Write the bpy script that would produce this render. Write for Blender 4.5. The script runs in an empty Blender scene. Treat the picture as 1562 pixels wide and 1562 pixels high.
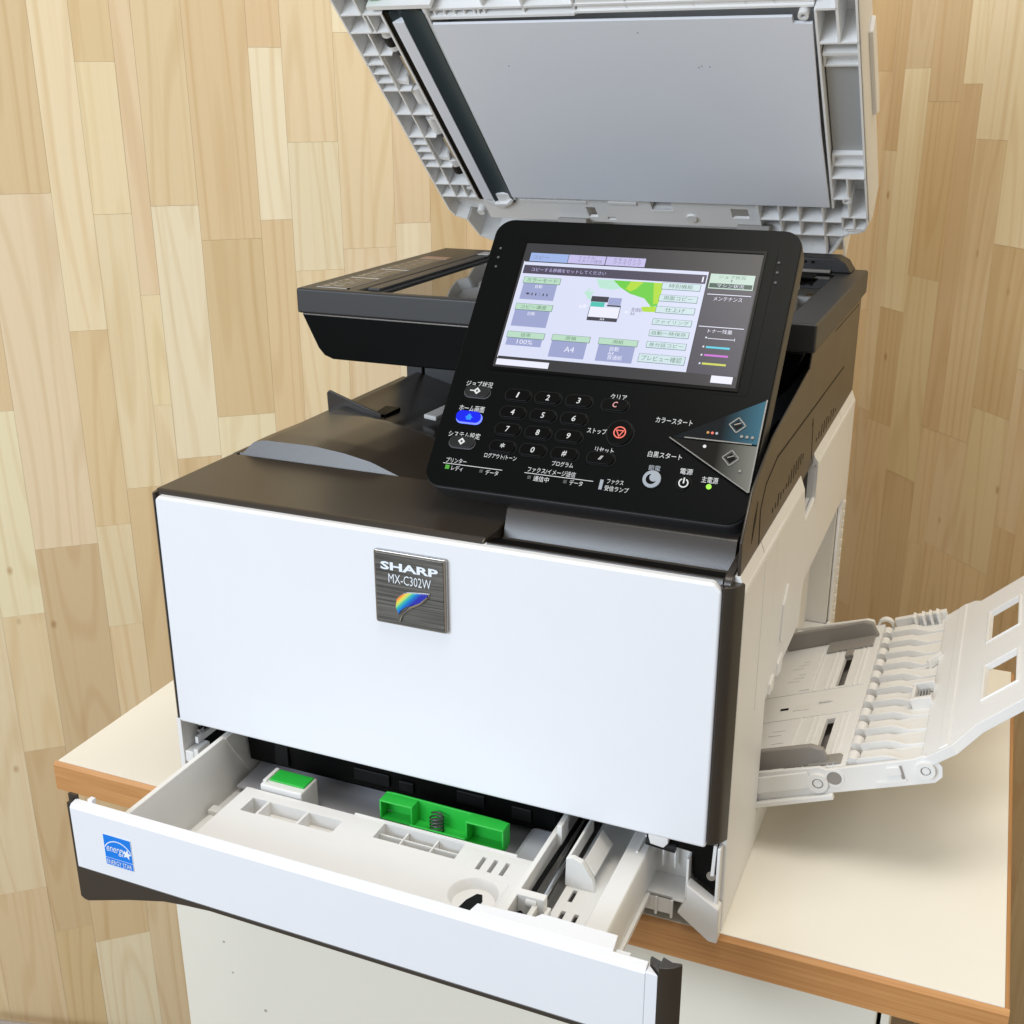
import bpy, bmesh, math, random
from mathutils import Vector, Matrix, Euler
random.seed(7)
SC = bpy.context.scene
COL = SC.collection

# ------------------------------------------------------------------ camera
cam = bpy.data.cameras.new('camera')
cam.sensor_width = 36.0
cam.lens = 1772.16 * 36.0 / 1562.0
cam.clip_start = 0.01
cam.clip_end = 100
co = bpy.data.objects.new('camera', cam)
COL.objects.link(co)
co.location = (0.54378, -0.62079, 0.52484)
co.rotation_euler = Euler((1.222248, 0.0026025, 0.4028284), 'XYZ')
SC.camera = co

# ------------------------------------------------------------------ light
SC.view_settings.view_transform = 'Standard'
SC.view_settings.look = 'None'
SC.view_settings.exposure = 0.0
SC.view_settings.gamma = 1.0
W = bpy.data.worlds.new('World')
SC.world = W
W.use_nodes = True
W.node_tree.nodes['Background'].inputs[0].default_value = (1.0, 0.97, 0.93, 1)
W.node_tree.nodes['Background'].inputs[1].default_value = 0.36


def area(name, loc, target, sx, sy, power, col):
    l = bpy.data.lights.new(name, 'AREA')
    l.shape = 'RECTANGLE'
    l.size = sx
    l.size_y = sy
    l.energy = power
    l.color = col
    o = bpy.data.objects.new(name, l)
    COL.objects.link(o)
    o.location = loc
    o.rotation_euler = (Vector(target) - Vector(loc)).to_track_quat('-Z', 'Y').to_euler()
    return o


area('window_light', (-1.15, -2.75, 1.40), (0.15, 0.1, 0.2), 2.2, 0.95, 50, (0.76, 0.87, 1.0))
area('front_window', (-0.85, -3.10, 0.80), (0.25, 0.1, 0.25), 1.9, 1.5, 50, (0.80, 0.89, 1.0))
area('ceiling_lamp', (0.55, -0.25, 2.30), (0.3, 0.0, 0.0), 1.5, 0.7, 27, (1.0, 0.94, 0.84))


# ------------------------------------------------------------------ materials
def mat(name, col, rough=0.5, spec=0.5, metal=0.0, bump=0.0, bscale=900.0, var=0.0, coat=0.0,
        emit=None, estr=1.0, alpha_t=0.0):
    m = bpy.data.materials.new(name)
    m.use_nodes = True
    nt = m.node_tree
    b = nt.nodes['Principled BSDF']
    b.inputs['Base Color'].default_value = (*col, 1)
    b.inputs['Roughness'].default_value = rough
    b.inputs['Specular IOR Level'].default_value = spec
    b.inputs['Metallic'].default_value = metal
    b.inputs['Coat Weight'].default_value = coat
    if alpha_t:
        b.inputs['Transmission Weight'].default_value = alpha_t
    if emit:
        b.inputs['Emission Color'].default_value = (*emit, 1)
        b.inputs['Emission Strength'].default_value = estr
    tc = None
    if bump or var:
        tc = nt.nodes.new('ShaderNodeTexCoord')
    if var:
        n = nt.nodes.new('ShaderNodeTexNoise')
        n.inputs['Scale'].default_value = 14
        n.inputs['Detail'].default_value = 6
        n.inputs['Roughness'].default_value = 0.65
        nt.links.new(tc.outputs['Object'], n.inputs['Vector'])
        r = nt.nodes.new('ShaderNodeMapRange')
        r.inputs['To Min'].default_value = 1 - var
        r.inputs['To Max'].default_value = 1 + var
        nt.links.new(n.outputs['Fac'], r.inputs['Value'])
        mx = nt.nodes.new('ShaderNodeVectorMath')
        mx.operation = 'SCALE'
        mx.inputs[0].default_value = col
        nt.links.new(r.outputs[0], mx.inputs['Scale'])
        nt.links.new(mx.outputs[0], b.inputs['Base Color'])
        r2 = nt.nodes.new('ShaderNodeMapRange')
        r2.inputs['To Min'].default_value = max(0.02, rough - var * 0.8)
        r2.inputs['To Max'].default_value = min(1, rough + var * 0.8)
        nt.links.new(n.outputs['Fac'], r2.inputs['Value'])
        nt.links.new(r2.outputs[0], b.inputs['Roughness'])
    if bump:
        n2 = nt.nodes.new('ShaderNodeTexNoise')
        n2.inputs['Scale'].default_value = bscale
        n2.inputs['Detail'].default_value = 2
        nt.links.new(tc.outputs['Object'], n2.inputs['Vector'])
        bp = nt.nodes.new('ShaderNodeBump')
        bp.inputs['Strength'].default_value = bump
        bp.inputs['Distance'].default_value = 0.0006
        nt.links.new(n2.outputs['Fac'], bp.inputs['Height'])
        nt.links.new(bp.outputs[0], b.inputs['Normal'])
    return m


M_DOOR = mat('door_white', (0.80, 0.815, 0.85), 0.36, 0.5, bump=0.05, bscale=1400, var=0.02)
M_WHITE = mat('white_plastic', (0.79, 0.785, 0.77), 0.42, 0.5, var=0.03)
M_CREAM = mat('off_white_plastic', (0.82, 0.82, 0.815), 0.45, 0.5, var=0.025, bump=0.03, bscale=1200)
M_CASS = mat('cassette_plastic', (0.78, 0.775, 0.75), 0.4, 0.5, var=0.05)
M_DECK = mat('deck_plastic', (0.80, 0.79, 0.77), 0.42, 0.5, var=0.06)
M_LID = mat('lid_plastic', (0.87, 0.865, 0.85), 0.5, 0.4, var=0.05)
M_SHEET = mat('platen_white', (0.81, 0.83, 0.88), 0.6, 0.3, var=0.02)
M_BROWN = mat('dark_brown_plastic', (0.033, 0.026, 0.020), 0.29, 0.6, bump=0.08, bscale=1500, var=0.04)
M_BROWN2 = mat('dark_brown_grained', (0.034, 0.028, 0.024), 0.32, 0.8, bump=0.14, bscale=1700)
M_CHAR = mat('charcoal_plastic', (0.028, 0.028, 0.029), 0.42, 0.5, bump=0.1, bscale=1500)
M_BLACK = mat('black_gloss', (0.0035, 0.0042, 0.0040), 0.28, 0.07)
M_KEY = mat('key_black', (0.002, 0.002, 0.002), 0.25, 0.12)
M_DARK = mat('interior_black', (0.0025, 0.0025, 0.0025), 0.5, 0.12)
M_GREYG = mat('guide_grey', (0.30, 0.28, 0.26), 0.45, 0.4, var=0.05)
M_GREYL = mat('pad_grey', (0.40, 0.40, 0.39), 0.6, 0.3, var=0.03)
M_STRIP = mat('strip_slate', (0.050, 0.068, 0.074), 0.55, 0.25, var=0.05)
M_GREEN = mat('green_plastic', (0.025, 0.50, 0.055), 0.35, 0.5, var=0.06)
M_METAL = mat('steel', (0.55, 0.55, 0.55), 0.25, 0.5, metal=1.0, var=0.05)
M_SPRING = mat('spring_steel', (0.16, 0.16, 0.16), 0.3, 0.5, metal=1.0)
M_FEED = mat('feed_black', (0.007, 0.0075, 0.008), 0.5, 0.2)
M_PLATE = mat('lift_plate_steel', (0.62, 0.62, 0.68), 0.38, 0.6, var=0.08)
M_FILM = mat('clear_film_grey', (0.45, 0.47, 0.50), 0.15, 0.5)
M_GLASS = mat('platen_glass', (0.010, 0.011, 0.010), 0.03, 0.9)
M_STICK = mat('sticker_dark', (0.035, 0.030, 0.026), 0.3, 0.5)
M_STICKW = mat('sticker_white', (0.62, 0.58, 0.54), 0.35, 0.5)
M_STICKP = mat('sticker_pink', (0.45, 0.24, 0.19), 0.35, 0.5)
M_INK = mat('white_ink', (0.62, 0.62, 0.62), 0.5, 0.3)
M_INKG = mat('grey_ink', (0.06, 0.06, 0.06), 0.5, 0.3)
M_RED = mat('red_ink', (0.80, 0.16, 0.12), 0.5, 0.3)
M_BLUE = mat('label_blue', (0.0, 0.20, 0.75), 0.45, 0.4)
M_PAPERW = mat('label_white', (0.80, 0.86, 0.92), 0.5, 0.4)
M_TRIM = mat('satin_trim', (0.20, 0.20, 0.195), 0.42, 0.4, metal=0.8)
M_CHROME = mat('chrome_trim', (0.42, 0.41, 0.40), 0.18, 0.5, metal=1.0)
M_BTNMETAL = mat('start_key_metal', (0.20, 0.19, 0.17), 0.30, 0.5, metal=0.85)
M_BTNBLUE = mat('start_key_blue', (0.010, 0.085, 0.14), 0.28, 0.5, metal=0.5)
M_BTNDARK = mat('start_key_black', (0.006, 0.006, 0.006), 0.25, 0.5)
M_MOON = mat('moon_key', (0.30, 0.33, 0.37), 0.35, 0.5)
M_AMBER = mat('amber', (0.45, 0.22, 0.05), 0.3, 0.5)
M_ROLL = mat('roller_rubber', (0.012, 0.012, 0.013), 0.6, 0.3)
M_CREAMT = mat('table_laminate', (0.87, 0.84, 0.755), 0.42, 0.4, var=0.022)
M_CAB = mat('cabinet_cream', (0.76, 0.735, 0.64), 0.5, 0.4, var=0.02)
M_CABIN = mat('cabinet_interior', (0.10, 0.075, 0.045), 0.7, 0.2)
M_CORD = mat('cord_grey', (0.42, 0.39, 0.36), 0.5, 0.3)
M_FLOOR = mat('floor_vinyl', (0.30, 0.24, 0.17), 0.5, 0.3, var=0.08)
M_BACKING = mat('wall_backing', (0.46, 0.34, 0.21), 0.9, 0.1)


def emat(name, col, s=1.0):
    m = bpy.data.materials.new(name)
    m.use_nodes = True
    nt = m.node_tree
    b = nt.nodes['Principled BSDF']
    b.inputs['Base Color'].default_value = (0.005, 0.005, 0.005, 1)
    b.inputs['Roughness'].default_value = 0.25
    b.inputs['Specular IOR Level'].default_value = 0.30
    b.inputs['Emission Color'].default_value = (*col, 1)
    b.inputs['Emission Strength'].default_value = s
    return m


E_BG = emat('lcd_dark', (0.038, 0.037, 0.042))
E_BG2 = emat('lcd_slate', (0.075, 0.073, 0.095))
E_WIN = emat('lcd_window', (0.72, 0.76, 0.95), 0.98)
E_HDR = emat('lcd_header', (0.075, 0.065, 0.105))
E_TAB = emat('lcd_tab', (0.62, 0.58, 0.92), 0.9)
E_TABB = emat('lcd_tab_blue', (0.38, 0.52, 0.90), 0.9)
E_BTN = emat('lcd_button', (0.55, 0.80, 0.62), 0.9)
E_BTNL = emat('lcd_button_pale', (0.66, 0.82, 0.86), 0.95)
E_BTNR = emat('lcd_button_rim', (0.10, 0.16, 0.15))
E_BOX = emat('lcd_box', (0.36, 0.40, 0.66), 0.95)
E_WHITE = emat('lcd_white', (0.85, 0.86, 1.0), 1.0)
E_MINT = emat('lcd_mint', (0.62, 0.80, 0.70), 0.9)
E_DKG = emat('lcd_dark_green', (0.05, 0.10, 0.085))
E_TXT = emat('lcd_text_green', (0.13, 0.24, 0.15))
E_TXTD = emat('lcd_text_dark', (0.05, 0.05, 0.07))
E_TXTV = emat('lcd_text_violet', (0.24, 0.22, 0.34))
E_CYAN = emat('lcd_cyan', (0.10, 0.62, 0.78), 1.0)
E_MAG = emat('lcd_magenta', (0.60, 0.16, 0.66), 1.0)
E_YEL = emat('lcd_yellow', (0.62, 0.66, 0.10), 1.0)
E_LEAF1 = emat('lcd_leaf_green', (0.16, 0.62, 0.06), 1.0)
E_LEAF2 = emat('lcd_leaf_lime', (0.45, 0.72, 0.05), 1.0)
E_LEAF3 = emat('lcd_leaf_pale', (0.50, 0.80, 0.66), 1.0)
E_TEAL = emat('lcd_teal', (0.08, 0.55, 0.45), 1.0)
E_HOME = emat('home_key_light', (0.0, 0.012, 0.9), 1.0)
E_HOMER = emat('home_key_ring', (0.16, 0.22, 1.0), 1.6)
E_HOMEI = emat('home_key_icon', (0.02, 0.25, 1.0), 1.2)
E_LED = emat('led_green', (0.45, 1.0, 0.10), 1.0)
E_LEDG = emat('led_ready', (0.10, 0.45, 0.06), 0.9)


def leaf_mat():
    m = bpy.data.materials.new('rainbow_enamel')
    m.use_nodes = True
    nt = m.node_tree
    b = nt.nodes['Principled BSDF']
    b.inputs['Roughness'].default_value = 0.25
    tc = nt.nodes.new('ShaderNodeTexCoord')
    sep = nt.nodes.new('ShaderNodeSeparateXYZ')
    nt.links.new(tc.outputs['Object'], sep.inputs[0])
    # distance from the lower inner edge of the leaf
    mx = nt.nodes.new('ShaderNodeMath'); mx.operation = 'MULTIPLY_ADD'
    nt.links.new(sep.outputs['X'], mx.inputs[0]); mx.inputs[1].default_value = -1.0
    nt.links.new(sep.outputs['Z'], mx.inputs[2])
    r = nt.nodes.new('ShaderNodeMapRange')
    r.inputs['From Min'].default_value = 0.0880; r.inputs['From Max'].default_value = 0.1030
    nt.links.new(mx.outputs[0], r.inputs[0])
    cr = nt.nodes.new('ShaderNodeValToRGB')
    e = cr.color_ramp.elements
    e[0].position = 0.0; e[0].color = (0.02, 0.03, 0.40, 1)
    e[1].position = 1.0; e[1].color = (0.16, 0.01, 0.22, 1)
    for p, c in ((0.25, (0.0, 0.20, 0.60)), (0.45, (0.05, 0.50, 0.35)), (0.58, (0.55, 0.75, 0.15)), (0.70, (0.9, 0.62, 0.08)), (0.84, (0.85, 0.20, 0.04))):
        q = e.new(p); q.color = (*c, 1)
    nt.links.new(r.outputs[0], cr.inputs[0])
    nt.links.new(cr.outputs[0], b.inputs['Base Color'])
    return m


def brushed():
    m = bpy.data.materials.new('brushed_badge')
    m.use_nodes = True
    nt = m.node_tree
    b = nt.nodes['Principled BSDF']
    b.inputs['Metallic'].default_value = 0.6
    b.inputs['Roughness'].default_value = 0.42
    tc = nt.nodes.new('ShaderNodeTexCoord')
    mp = nt.nodes.new('ShaderNodeMapping')
    mp.inputs['Scale'].default_value = (14, 14, 900)
    nt.links.new(tc.outputs['Object'], mp.inputs[0])
    n = nt.nodes.new('ShaderNodeTexNoise'); n.inputs['Scale'].default_value = 1.0; n.inputs['Detail'].default_value = 5
    nt.links.new(mp.outputs[0], n.inputs[0])
    cr = nt.nodes.new('ShaderNodeValToRGB')
    cr.color_ramp.elements[0].position = 0.3; cr.color_ramp.elements[0].color = (0.05, 0.05, 0.046, 1)
    cr.color_ramp.elements[1].position = 0.72; cr.color_ramp.elements[1].color = (0.24, 0.235, 0.22, 1)
    nt.links.new(n.outputs['Fac'], cr.inputs[0])
    nt.links.new(cr.outputs[0], b.inputs['Base Color'])
    return m


def wood_wall():
    m = bpy.data.materials.new('pine_print')
    m.use_nodes = True
    nt = m.node_tree
    L = nt.links.new
    b = nt.nodes['Principled BSDF']
    b.inputs['Roughness'].default_value = 0.55
    b.inputs['Specular IOR Level'].default_value = 0.25
    tc = nt.nodes.new('ShaderNodeTexCoord')
    oi = nt.nodes.new('ShaderNodeObjectInfo')
    sh = nt.nodes.new('ShaderNodeVectorMath'); sh.operation = 'SCALE'
    sh.inputs[0].default_value = (3.1, 0.0, 17.3)
    L(oi.outputs['Random'], sh.inputs['Scale'])
    ad = nt.nodes.new('ShaderNodeVectorMath'); ad.operation = 'ADD'
    L(tc.outputs['Object'], ad.inputs[0]); L(sh.outputs[0], ad.inputs[1])
    # slow warp -> cathedral arches
    mpw = nt.nodes.new('ShaderNodeMapping'); mpw.inputs['Scale'].default_value = (10, 1, 0.9)
    L(ad.outputs[0], mpw.inputs[0])
    nw = nt.nodes.new('ShaderNodeTexNoise'); nw.inputs['Scale'].default_value = 1.0; nw.inputs['Detail'].default_value = 1.5
    L(mpw.outputs[0], nw.inputs[0])
    # growth rings : fract-like sine of warp * freq
    mu = nt.nodes.new('ShaderNodeMath'); mu.operation = 'MULTIPLY'; mu.inputs[1].default_value = 85
    L(nw.outputs['Fac'], mu.inputs[0])
    si = nt.nodes.new('ShaderNodeMath'); si.operation = 'SINE'; L(mu.outputs[0], si.inputs[0])
    rr = nt.nodes.new('ShaderNodeMapRange'); rr.inputs['From Min'].default_value = 0.35; rr.inputs['From Max'].default_value = 1.0
    L(si.outputs[0], rr.inputs[0])
    # fine straight fibres
    mpf = nt.nodes.new('ShaderNodeMapping'); mpf.inputs['Scale'].default_value = (420, 1, 5)
    L(ad.outputs[0], mpf.inputs[0])
    nf = nt.nodes.new('ShaderNodeTexNoise'); nf.inputs['Scale'].default_value = 1; nf.inputs['Detail'].default_value = 4
    L(mpf.outputs[0], nf.inputs[0])
    # medium stripes
    mpm = nt.nodes.new('ShaderNodeMapping'); mpm.inputs['Scale'].default_value = (120, 1, 1.2)
    L(ad.outputs[0], mpm.inputs[0])
    nm = nt.nodes.new('ShaderNodeTexNoise'); nm.inputs['Scale'].default_value = 1; nm.inputs['Detail'].default_value = 2
    L(mpm.outputs[0], nm.inputs[0])
    rm = nt.nodes.new('ShaderNodeMapRange'); rm.inputs['From Min'].default_value = 0.52; rm.inputs['From Max'].default_value = 0.75
    L(nm.outputs['Fac'], rm.inputs[0])
    # knots
    mpk = nt.nodes.new('ShaderNodeMapping'); mpk.inputs['Scale'].default_value = (11, 0.01, 7.0)
    L(ad.outputs[0], mpk.inputs[0])
    vk = nt.nodes.new('ShaderNodeTexVoronoi'); vk.inputs['Scale'].default_value = 1.0
    L(mpk.outputs[0], vk.inputs[0])
    rk = nt.nodes.new('ShaderNodeMapRange'); rk.inputs['From Min'].default_value = 0.05; rk.inputs['From Max'].default_value = 0.012
    L(vk.outputs['Distance'], rk.inputs[0])

    def mixc(fac_sock, fac_mul, c1, c2, mode='MULTIPLY'):
        f = nt.nodes.new('ShaderNodeMath'); f.operation = 'MULTIPLY'; f.inputs[1].default_value = fac_mul
        L(fac_sock, f.inputs[0])
        x = nt.nodes.new('ShaderNodeMix'); x.data_type = 'RGBA'; x.blend_type = mode
        L(f.outputs[0], x.inputs['Factor'])
        L(c1, x.inputs[6]); x.inputs[7].default_value = (*c2, 1)
        return x.outputs[2]
    c = oi.outputs['Color']
    c = mixc(rr.outputs[0], 0.30, c, (0.80, 0.68, 0.52))
    c = mixc(rm.outputs[0], 0.40, c, (0.86, 0.76, 0.62))
    c = mixc(nf.outputs['Fac'], 0.30, c, (0.86, 0.78, 0.68))
    c = mixc(rk.outputs[0], 0.6, c, (0.50, 0.32, 0.18))
    L(c, b.inputs['Base Color'])
    return m


def wood_edge():
    m = bpy.data.materials.new('table_edge_wood')
    m.use_nodes = True
    nt = m.node_tree
    L = nt.links.new
    b = nt.nodes['Principled BSDF']
    b.inputs['Roughness'].default_value = 0.4
    tc = nt.nodes.new('ShaderNodeTexCoord')
    mp = nt.nodes.new('ShaderNodeMapping'); mp.inputs['Scale'].default_value = (9, 9, 520)
    L(tc.outputs['Object'], mp.inputs[0])
    n = nt.nodes.new('ShaderNodeTexNoise'); n.inputs['Detail'].default_value = 5; n.inputs['Scale'].default_value = 1
    L(mp.outputs[0], n.inputs[0])
    cr = nt.nodes.new('ShaderNodeValToRGB')
    cr.color_ramp.elements[0].position = 0.3; cr.color_ramp.elements[0].color = (0.47, 0.215, 0.07, 1)
    cr.color_ramp.elements[1].position = 0.75; cr.color_ramp.elements[1].color = (0.62, 0.32, 0.12, 1)
    L(n.outputs['Fac'], cr.inputs[0])
    L(cr.outputs[0], b.inputs['Base Color'])
    return m


M_LEAF = leaf_mat()
M_BRUSH = brushed()
M_WALL = wood_wall()
M_EDGE = wood_edge()


# ------------------------------------------------------------------ mesh helpers
class MB:
    def __init__(self, mx=None):
        self.bm = bmesh.new()
        self.mx = mx

    def _emit(self, verts, faces, bev=0.0, seg=2):
        bm = self.bm
        vs = [bm.verts.new(self.mx @ Vector(v) if self.mx else Vector(v)) for v in verts]
        fs = []
        for f in faces:
            try:
                fs.append(bm.faces.new([vs[i] for i in f]))
            except ValueError:
                pass
        if bev:
            es = list({e for f in fs for e in f.edges})
            bmesh.ops.bevel(bm, geom=es, offset=bev, segments=seg, affect='EDGES', profile=0.5, clamp_overlap=True)

    def box(self, x0, x1, y0, y1, z0, z1, bev=0.0, seg=2):
        v = [(x0, y0, z0), (x1, y0, z0), (x1, y1, z0), (x0, y1, z0), (x0, y0, z1), (x1, y0, z1), (x1, y1, z1), (x0, y1, z1)]
        f = [(0, 3, 2, 1), (4, 5, 6, 7), (0, 1, 5, 4), (1, 2, 6, 5), (2, 3, 7, 6), (3, 0, 4, 7)]
        self._emit(v, f, bev, seg)
        return self

    def hexa(self, v, bev=0.0):
        self._emit(v, [(0, 3, 2, 1), (4, 5, 6, 7), (0, 1, 5, 4), (1, 2, 6, 5), (2, 3, 7, 6), (3, 0, 4, 7)], bev)
        return self

    def prism(self, poly, axis, a, b, bev=0.0, seg=2):
        """poly: 2D points in the two other axes (in xyz order), extruded along axis from a to b"""
        def p(q, t):
            if axis == 'x':
                return (t, q[0], q[1])
            if axis == 'y':
                return (q[0], t, q[1])
            return (q[0], q[1], t)
        n = len(poly)
        v = [p(q, a) for q in poly] + [p(q, b) for q in poly]
        f = [tuple(range(n)), tuple(range(n, 2 * n))[::-1]]
        for i in range(n):
            j = (i + 1) % n
            f.append((i, j, j + n, i + n))
        self._emit(v, f, bev, seg)
        return self

    def cyl(self, p0, p1, r, seg=20, r1=None):
        p0 = Vector(p0); p1 = Vector(p1)
        d = (p1 - p0).normalized()
        a = d.orthogonal().normalized(); b = d.cross(a)
        r1 = r if r1 is None else r1
        v = []
        for P, R in ((p0, r), (p1, r1)):
            for i in range(seg):
                t = 2 * math.pi * i / seg
                v.append(P + (a * math.cos(t) + b * math.sin(t)) * R)
        f = [tuple(range(seg)), tuple(range(seg, 2 * seg))[::-1]]
        for i in range(seg):
            j = (i + 1) % seg
            f.append((i, j, j + seg, i + seg))
        self._emit(v, f)
        return self

    def ring(self, p0, p1, r0, r1, seg=24):
        """a tube wall (inner radius r0, outer r1)"""
        p0 = Vector(p0); p1 = Vector(p1)
        d = (p1 - p0).normalized()
        a = d.orthogonal().normalized(); b = d.cross(a)
        v = []
        for P, R in ((p0, r0), (p0, r1), (p1, r1), (p1, r0)):
            for i in range(seg):
                t = 2 * math.pi * i / seg
                v.append(P + (a * math.cos(t) + b * math.sin(t)) * R)
        f = []
        for k in range(4):
            for i in range(seg):
                j = (i + 1) % seg
                k2 = (k + 1) % 4
                f.append((k * seg + i, k * seg + j, k2 * seg + j, k2 * seg + i))
        self._emit(v, f)
        return self

    def tube(self, pts, r, seg=8):
        pts = [Vector(p) for p in pts]
        v = []; f = []
        n = len(pts)
        up = Vector((0.13, 0.21, 0.97)).normalized()
        for i, p in enumerate(pts):
            d = (pts[min(i + 1, n - 1)] - pts[max(i - 1, 0)]).normalized()
            a = d.cross(up).normalized(); b = d.cross(a)
            for k in range(seg):
                t = 2 * math.pi * k / seg
                v.append(p + (a * math.cos(t) + b * math.sin(t)) * r)
        for i in range(n - 1):
            for k in range(seg):
                k2 = (k + 1) % seg
                f.append((i * seg + k, i * seg + k2, (i + 1) * seg + k2, (i + 1) * seg + k))
        f.append(tuple(range(seg))[::-1])
        f.append(tuple(range((n - 1) * seg, n * seg)))
        self._emit(v, f)
        return self

    def holed(self, x0, x1, y0, y1, z0, z1, holes):
        """plate with rectangular through holes, watertight grid of boxes"""
        xs = sorted({x0, x1, *[h[0] for h in holes], *[h[1] for h in holes]})
        ys = sorted({y0, y1, *[h[2] for h in holes], *[h[3] for h in holes]})
        def solid(i, j):
            if i < 0 or j < 0 or i >= len(xs) - 1 or j >= len(ys) - 1:
                return False
            cx = (xs[i] + xs[i + 1]) / 2; cy = (ys[j] + ys[j + 1]) / 2
            return not any(h[0] < cx < h[1] and h[2] < cy < h[3] for h in holes)
        idx = {}
        V = []; F = []
        def vid(i, j, k):
            if (i, j, k) not in idx:
                idx[(i, j, k)] = len(V)
                V.append((xs[i], ys[j], z1 if k else z0))
            return idx[(i, j, k)]
        for i in range(len(xs) - 1):
            for j in range(len(ys) - 1):
                if not solid(i, j):
                    continue
                F.append((vid(i, j, 1), vid(i + 1, j, 1), vid(i + 1, j + 1, 1), vid(i, j + 1, 1)))
                F.append((vid(i, j, 0), vid(i, j + 1, 0), vid(i + 1, j + 1, 0), vid(i + 1, j, 0)))
                for di, dj, a, b in ((-1, 0, (i, j + 1), (i, j)), (1, 0, (i + 1, j), (i + 1, j + 1)), (0, -1, (i, j), (i + 1, j)), (0, 1, (i + 1, j + 1), (i, j + 1))):
                    if not solid(i + di, j + dj):
                        F.append((vid(*a, 0), vid(*b, 0), vid(*b, 1), vid(*a, 1)))
        self._emit(V, F)
        return self

    def build(self, name, m, parent=None, smooth=False, bevel=0.0, recalc=True):
        if recalc:
            bmesh.ops.recalc_face_normals(self.bm, faces=self.bm.faces)
        me = bpy.data.meshes.new(name)
        self.bm.to_mesh(me)
        self.bm.free()
        me.materials.append(m)
        o = bpy.data.objects.new(name, me)
        COL.objects.link(o)
        if parent:
            o.parent = parent
        if smooth or bevel:
            for p in me.polygons:
                p.use_smooth = True
        if bevel:
            b = o.modifiers.new('bevel', 'BEVEL')
            b.width = bevel; b.segments = 2; b.limit_method = 'ANGLE'; b.angle_limit = math.radians(35)
            b.harden_normals = True
        elif smooth:
            me.set_sharp_from_angle(angle=math.radians(40))
        return o


def rrect(x0, x1, y0, y1, r, n=5):
    p = []
    for cx, cy, a0 in ((x1 - r, y1 - r, 0), (x0 + r, y1 - r, 90), (x0 + r, y0 + r, 180), (x1 - r, y0 + r, 270)):
        for i in range(n + 1):
            a = math.radians(a0 + 90 * i / n)
            p.append((cx + r * math.cos(a), cy + r * math.sin(a)))
    return p


def disc(cx, cy, r, n=24):
    return [(cx + r * math.cos(2 * math.pi * i / n), cy + r * math.sin(2 * math.pi * i / n)) for i in range(n)]


def text(name, body, mx, u0, u1, v0, v1, w, m, parent, shear=0.0, bold=0.0, thick=0.0):
    """flat lettering stretched into the box u0..u1, v0..v1 of a frame"""
    cu = bpy.data.curves.new(name, 'FONT')
    cu.body = body
    cu.shear = shear
    cu.offset = bold
    cu.resolution_u = 2
    cu.space_line = 0.85
    cu.extrude = 0
    tmp = bpy.data.objects.new('tmp', cu)
    COL.objects.link(tmp)
    bpy.context.view_layer.update()
    me = bpy.data.meshes.new_from_object(tmp.evaluated_get(bpy.context.evaluated_depsgraph_get()))
    bpy.data.objects.remove(tmp)
    bpy.data.curves.remove(cu)
    if not len(me.vertices):
        return None
    xs = [v.co.x for v in me.vertices]; ys = [v.co.y for v in me.vertices]
    ax, bx, ay, by = min(xs), max(xs), min(ys), max(ys)
    for v in me.vertices:
        p = Vector((u0 + (v.co.x - ax) / (bx - ax) * (u1 - u0), v0 + (v.co.y - ay) / max(1e-6, by - ay) * (v1 - v0), w))
        v.co = mx @ p
    me.materials.clear()
    me.materials.append(m)
    me.name = name
    o = bpy.data.objects.new(name, me)
    COL.objects.link(o)
    o.parent = parent
    return o


def thing(name, label, cat, group=None):
    o = bpy.data.objects.new(name, None)
    COL.objects.link(o)
    o.empty_display_size = 0.05
    o['label'] = label
    o['category'] = cat
    if group:
        o['group'] = group
    return o


def frame(o, ang):
    """frame tilted about x: local x = world x, local y = up-slope, local z = normal"""
    c, s = math.cos(ang), math.sin(ang)
    return Matrix(((1, 0, 0, o[0]), (0, c, -s, o[1]), (0, s, c, o[2]), (0, 0, 0, 1)))


# ------------------------------------------------------------------ setting: floor and the two papered walls
f = MB().box(-3, 3, -3, 2.5, -0.77, -0.75).build('floor', M_FLOOR)
f['kind'] = 'structure'

CORN = Vector((0.36697, 1.04988, 0))
TONES = [(0.72, 0.56, 0.345), (0.765, 0.62, 0.41), (0.81, 0.68, 0.455), (0.85, 0.755, 0.545), (0.67, 0.51, 0.305)]


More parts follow.
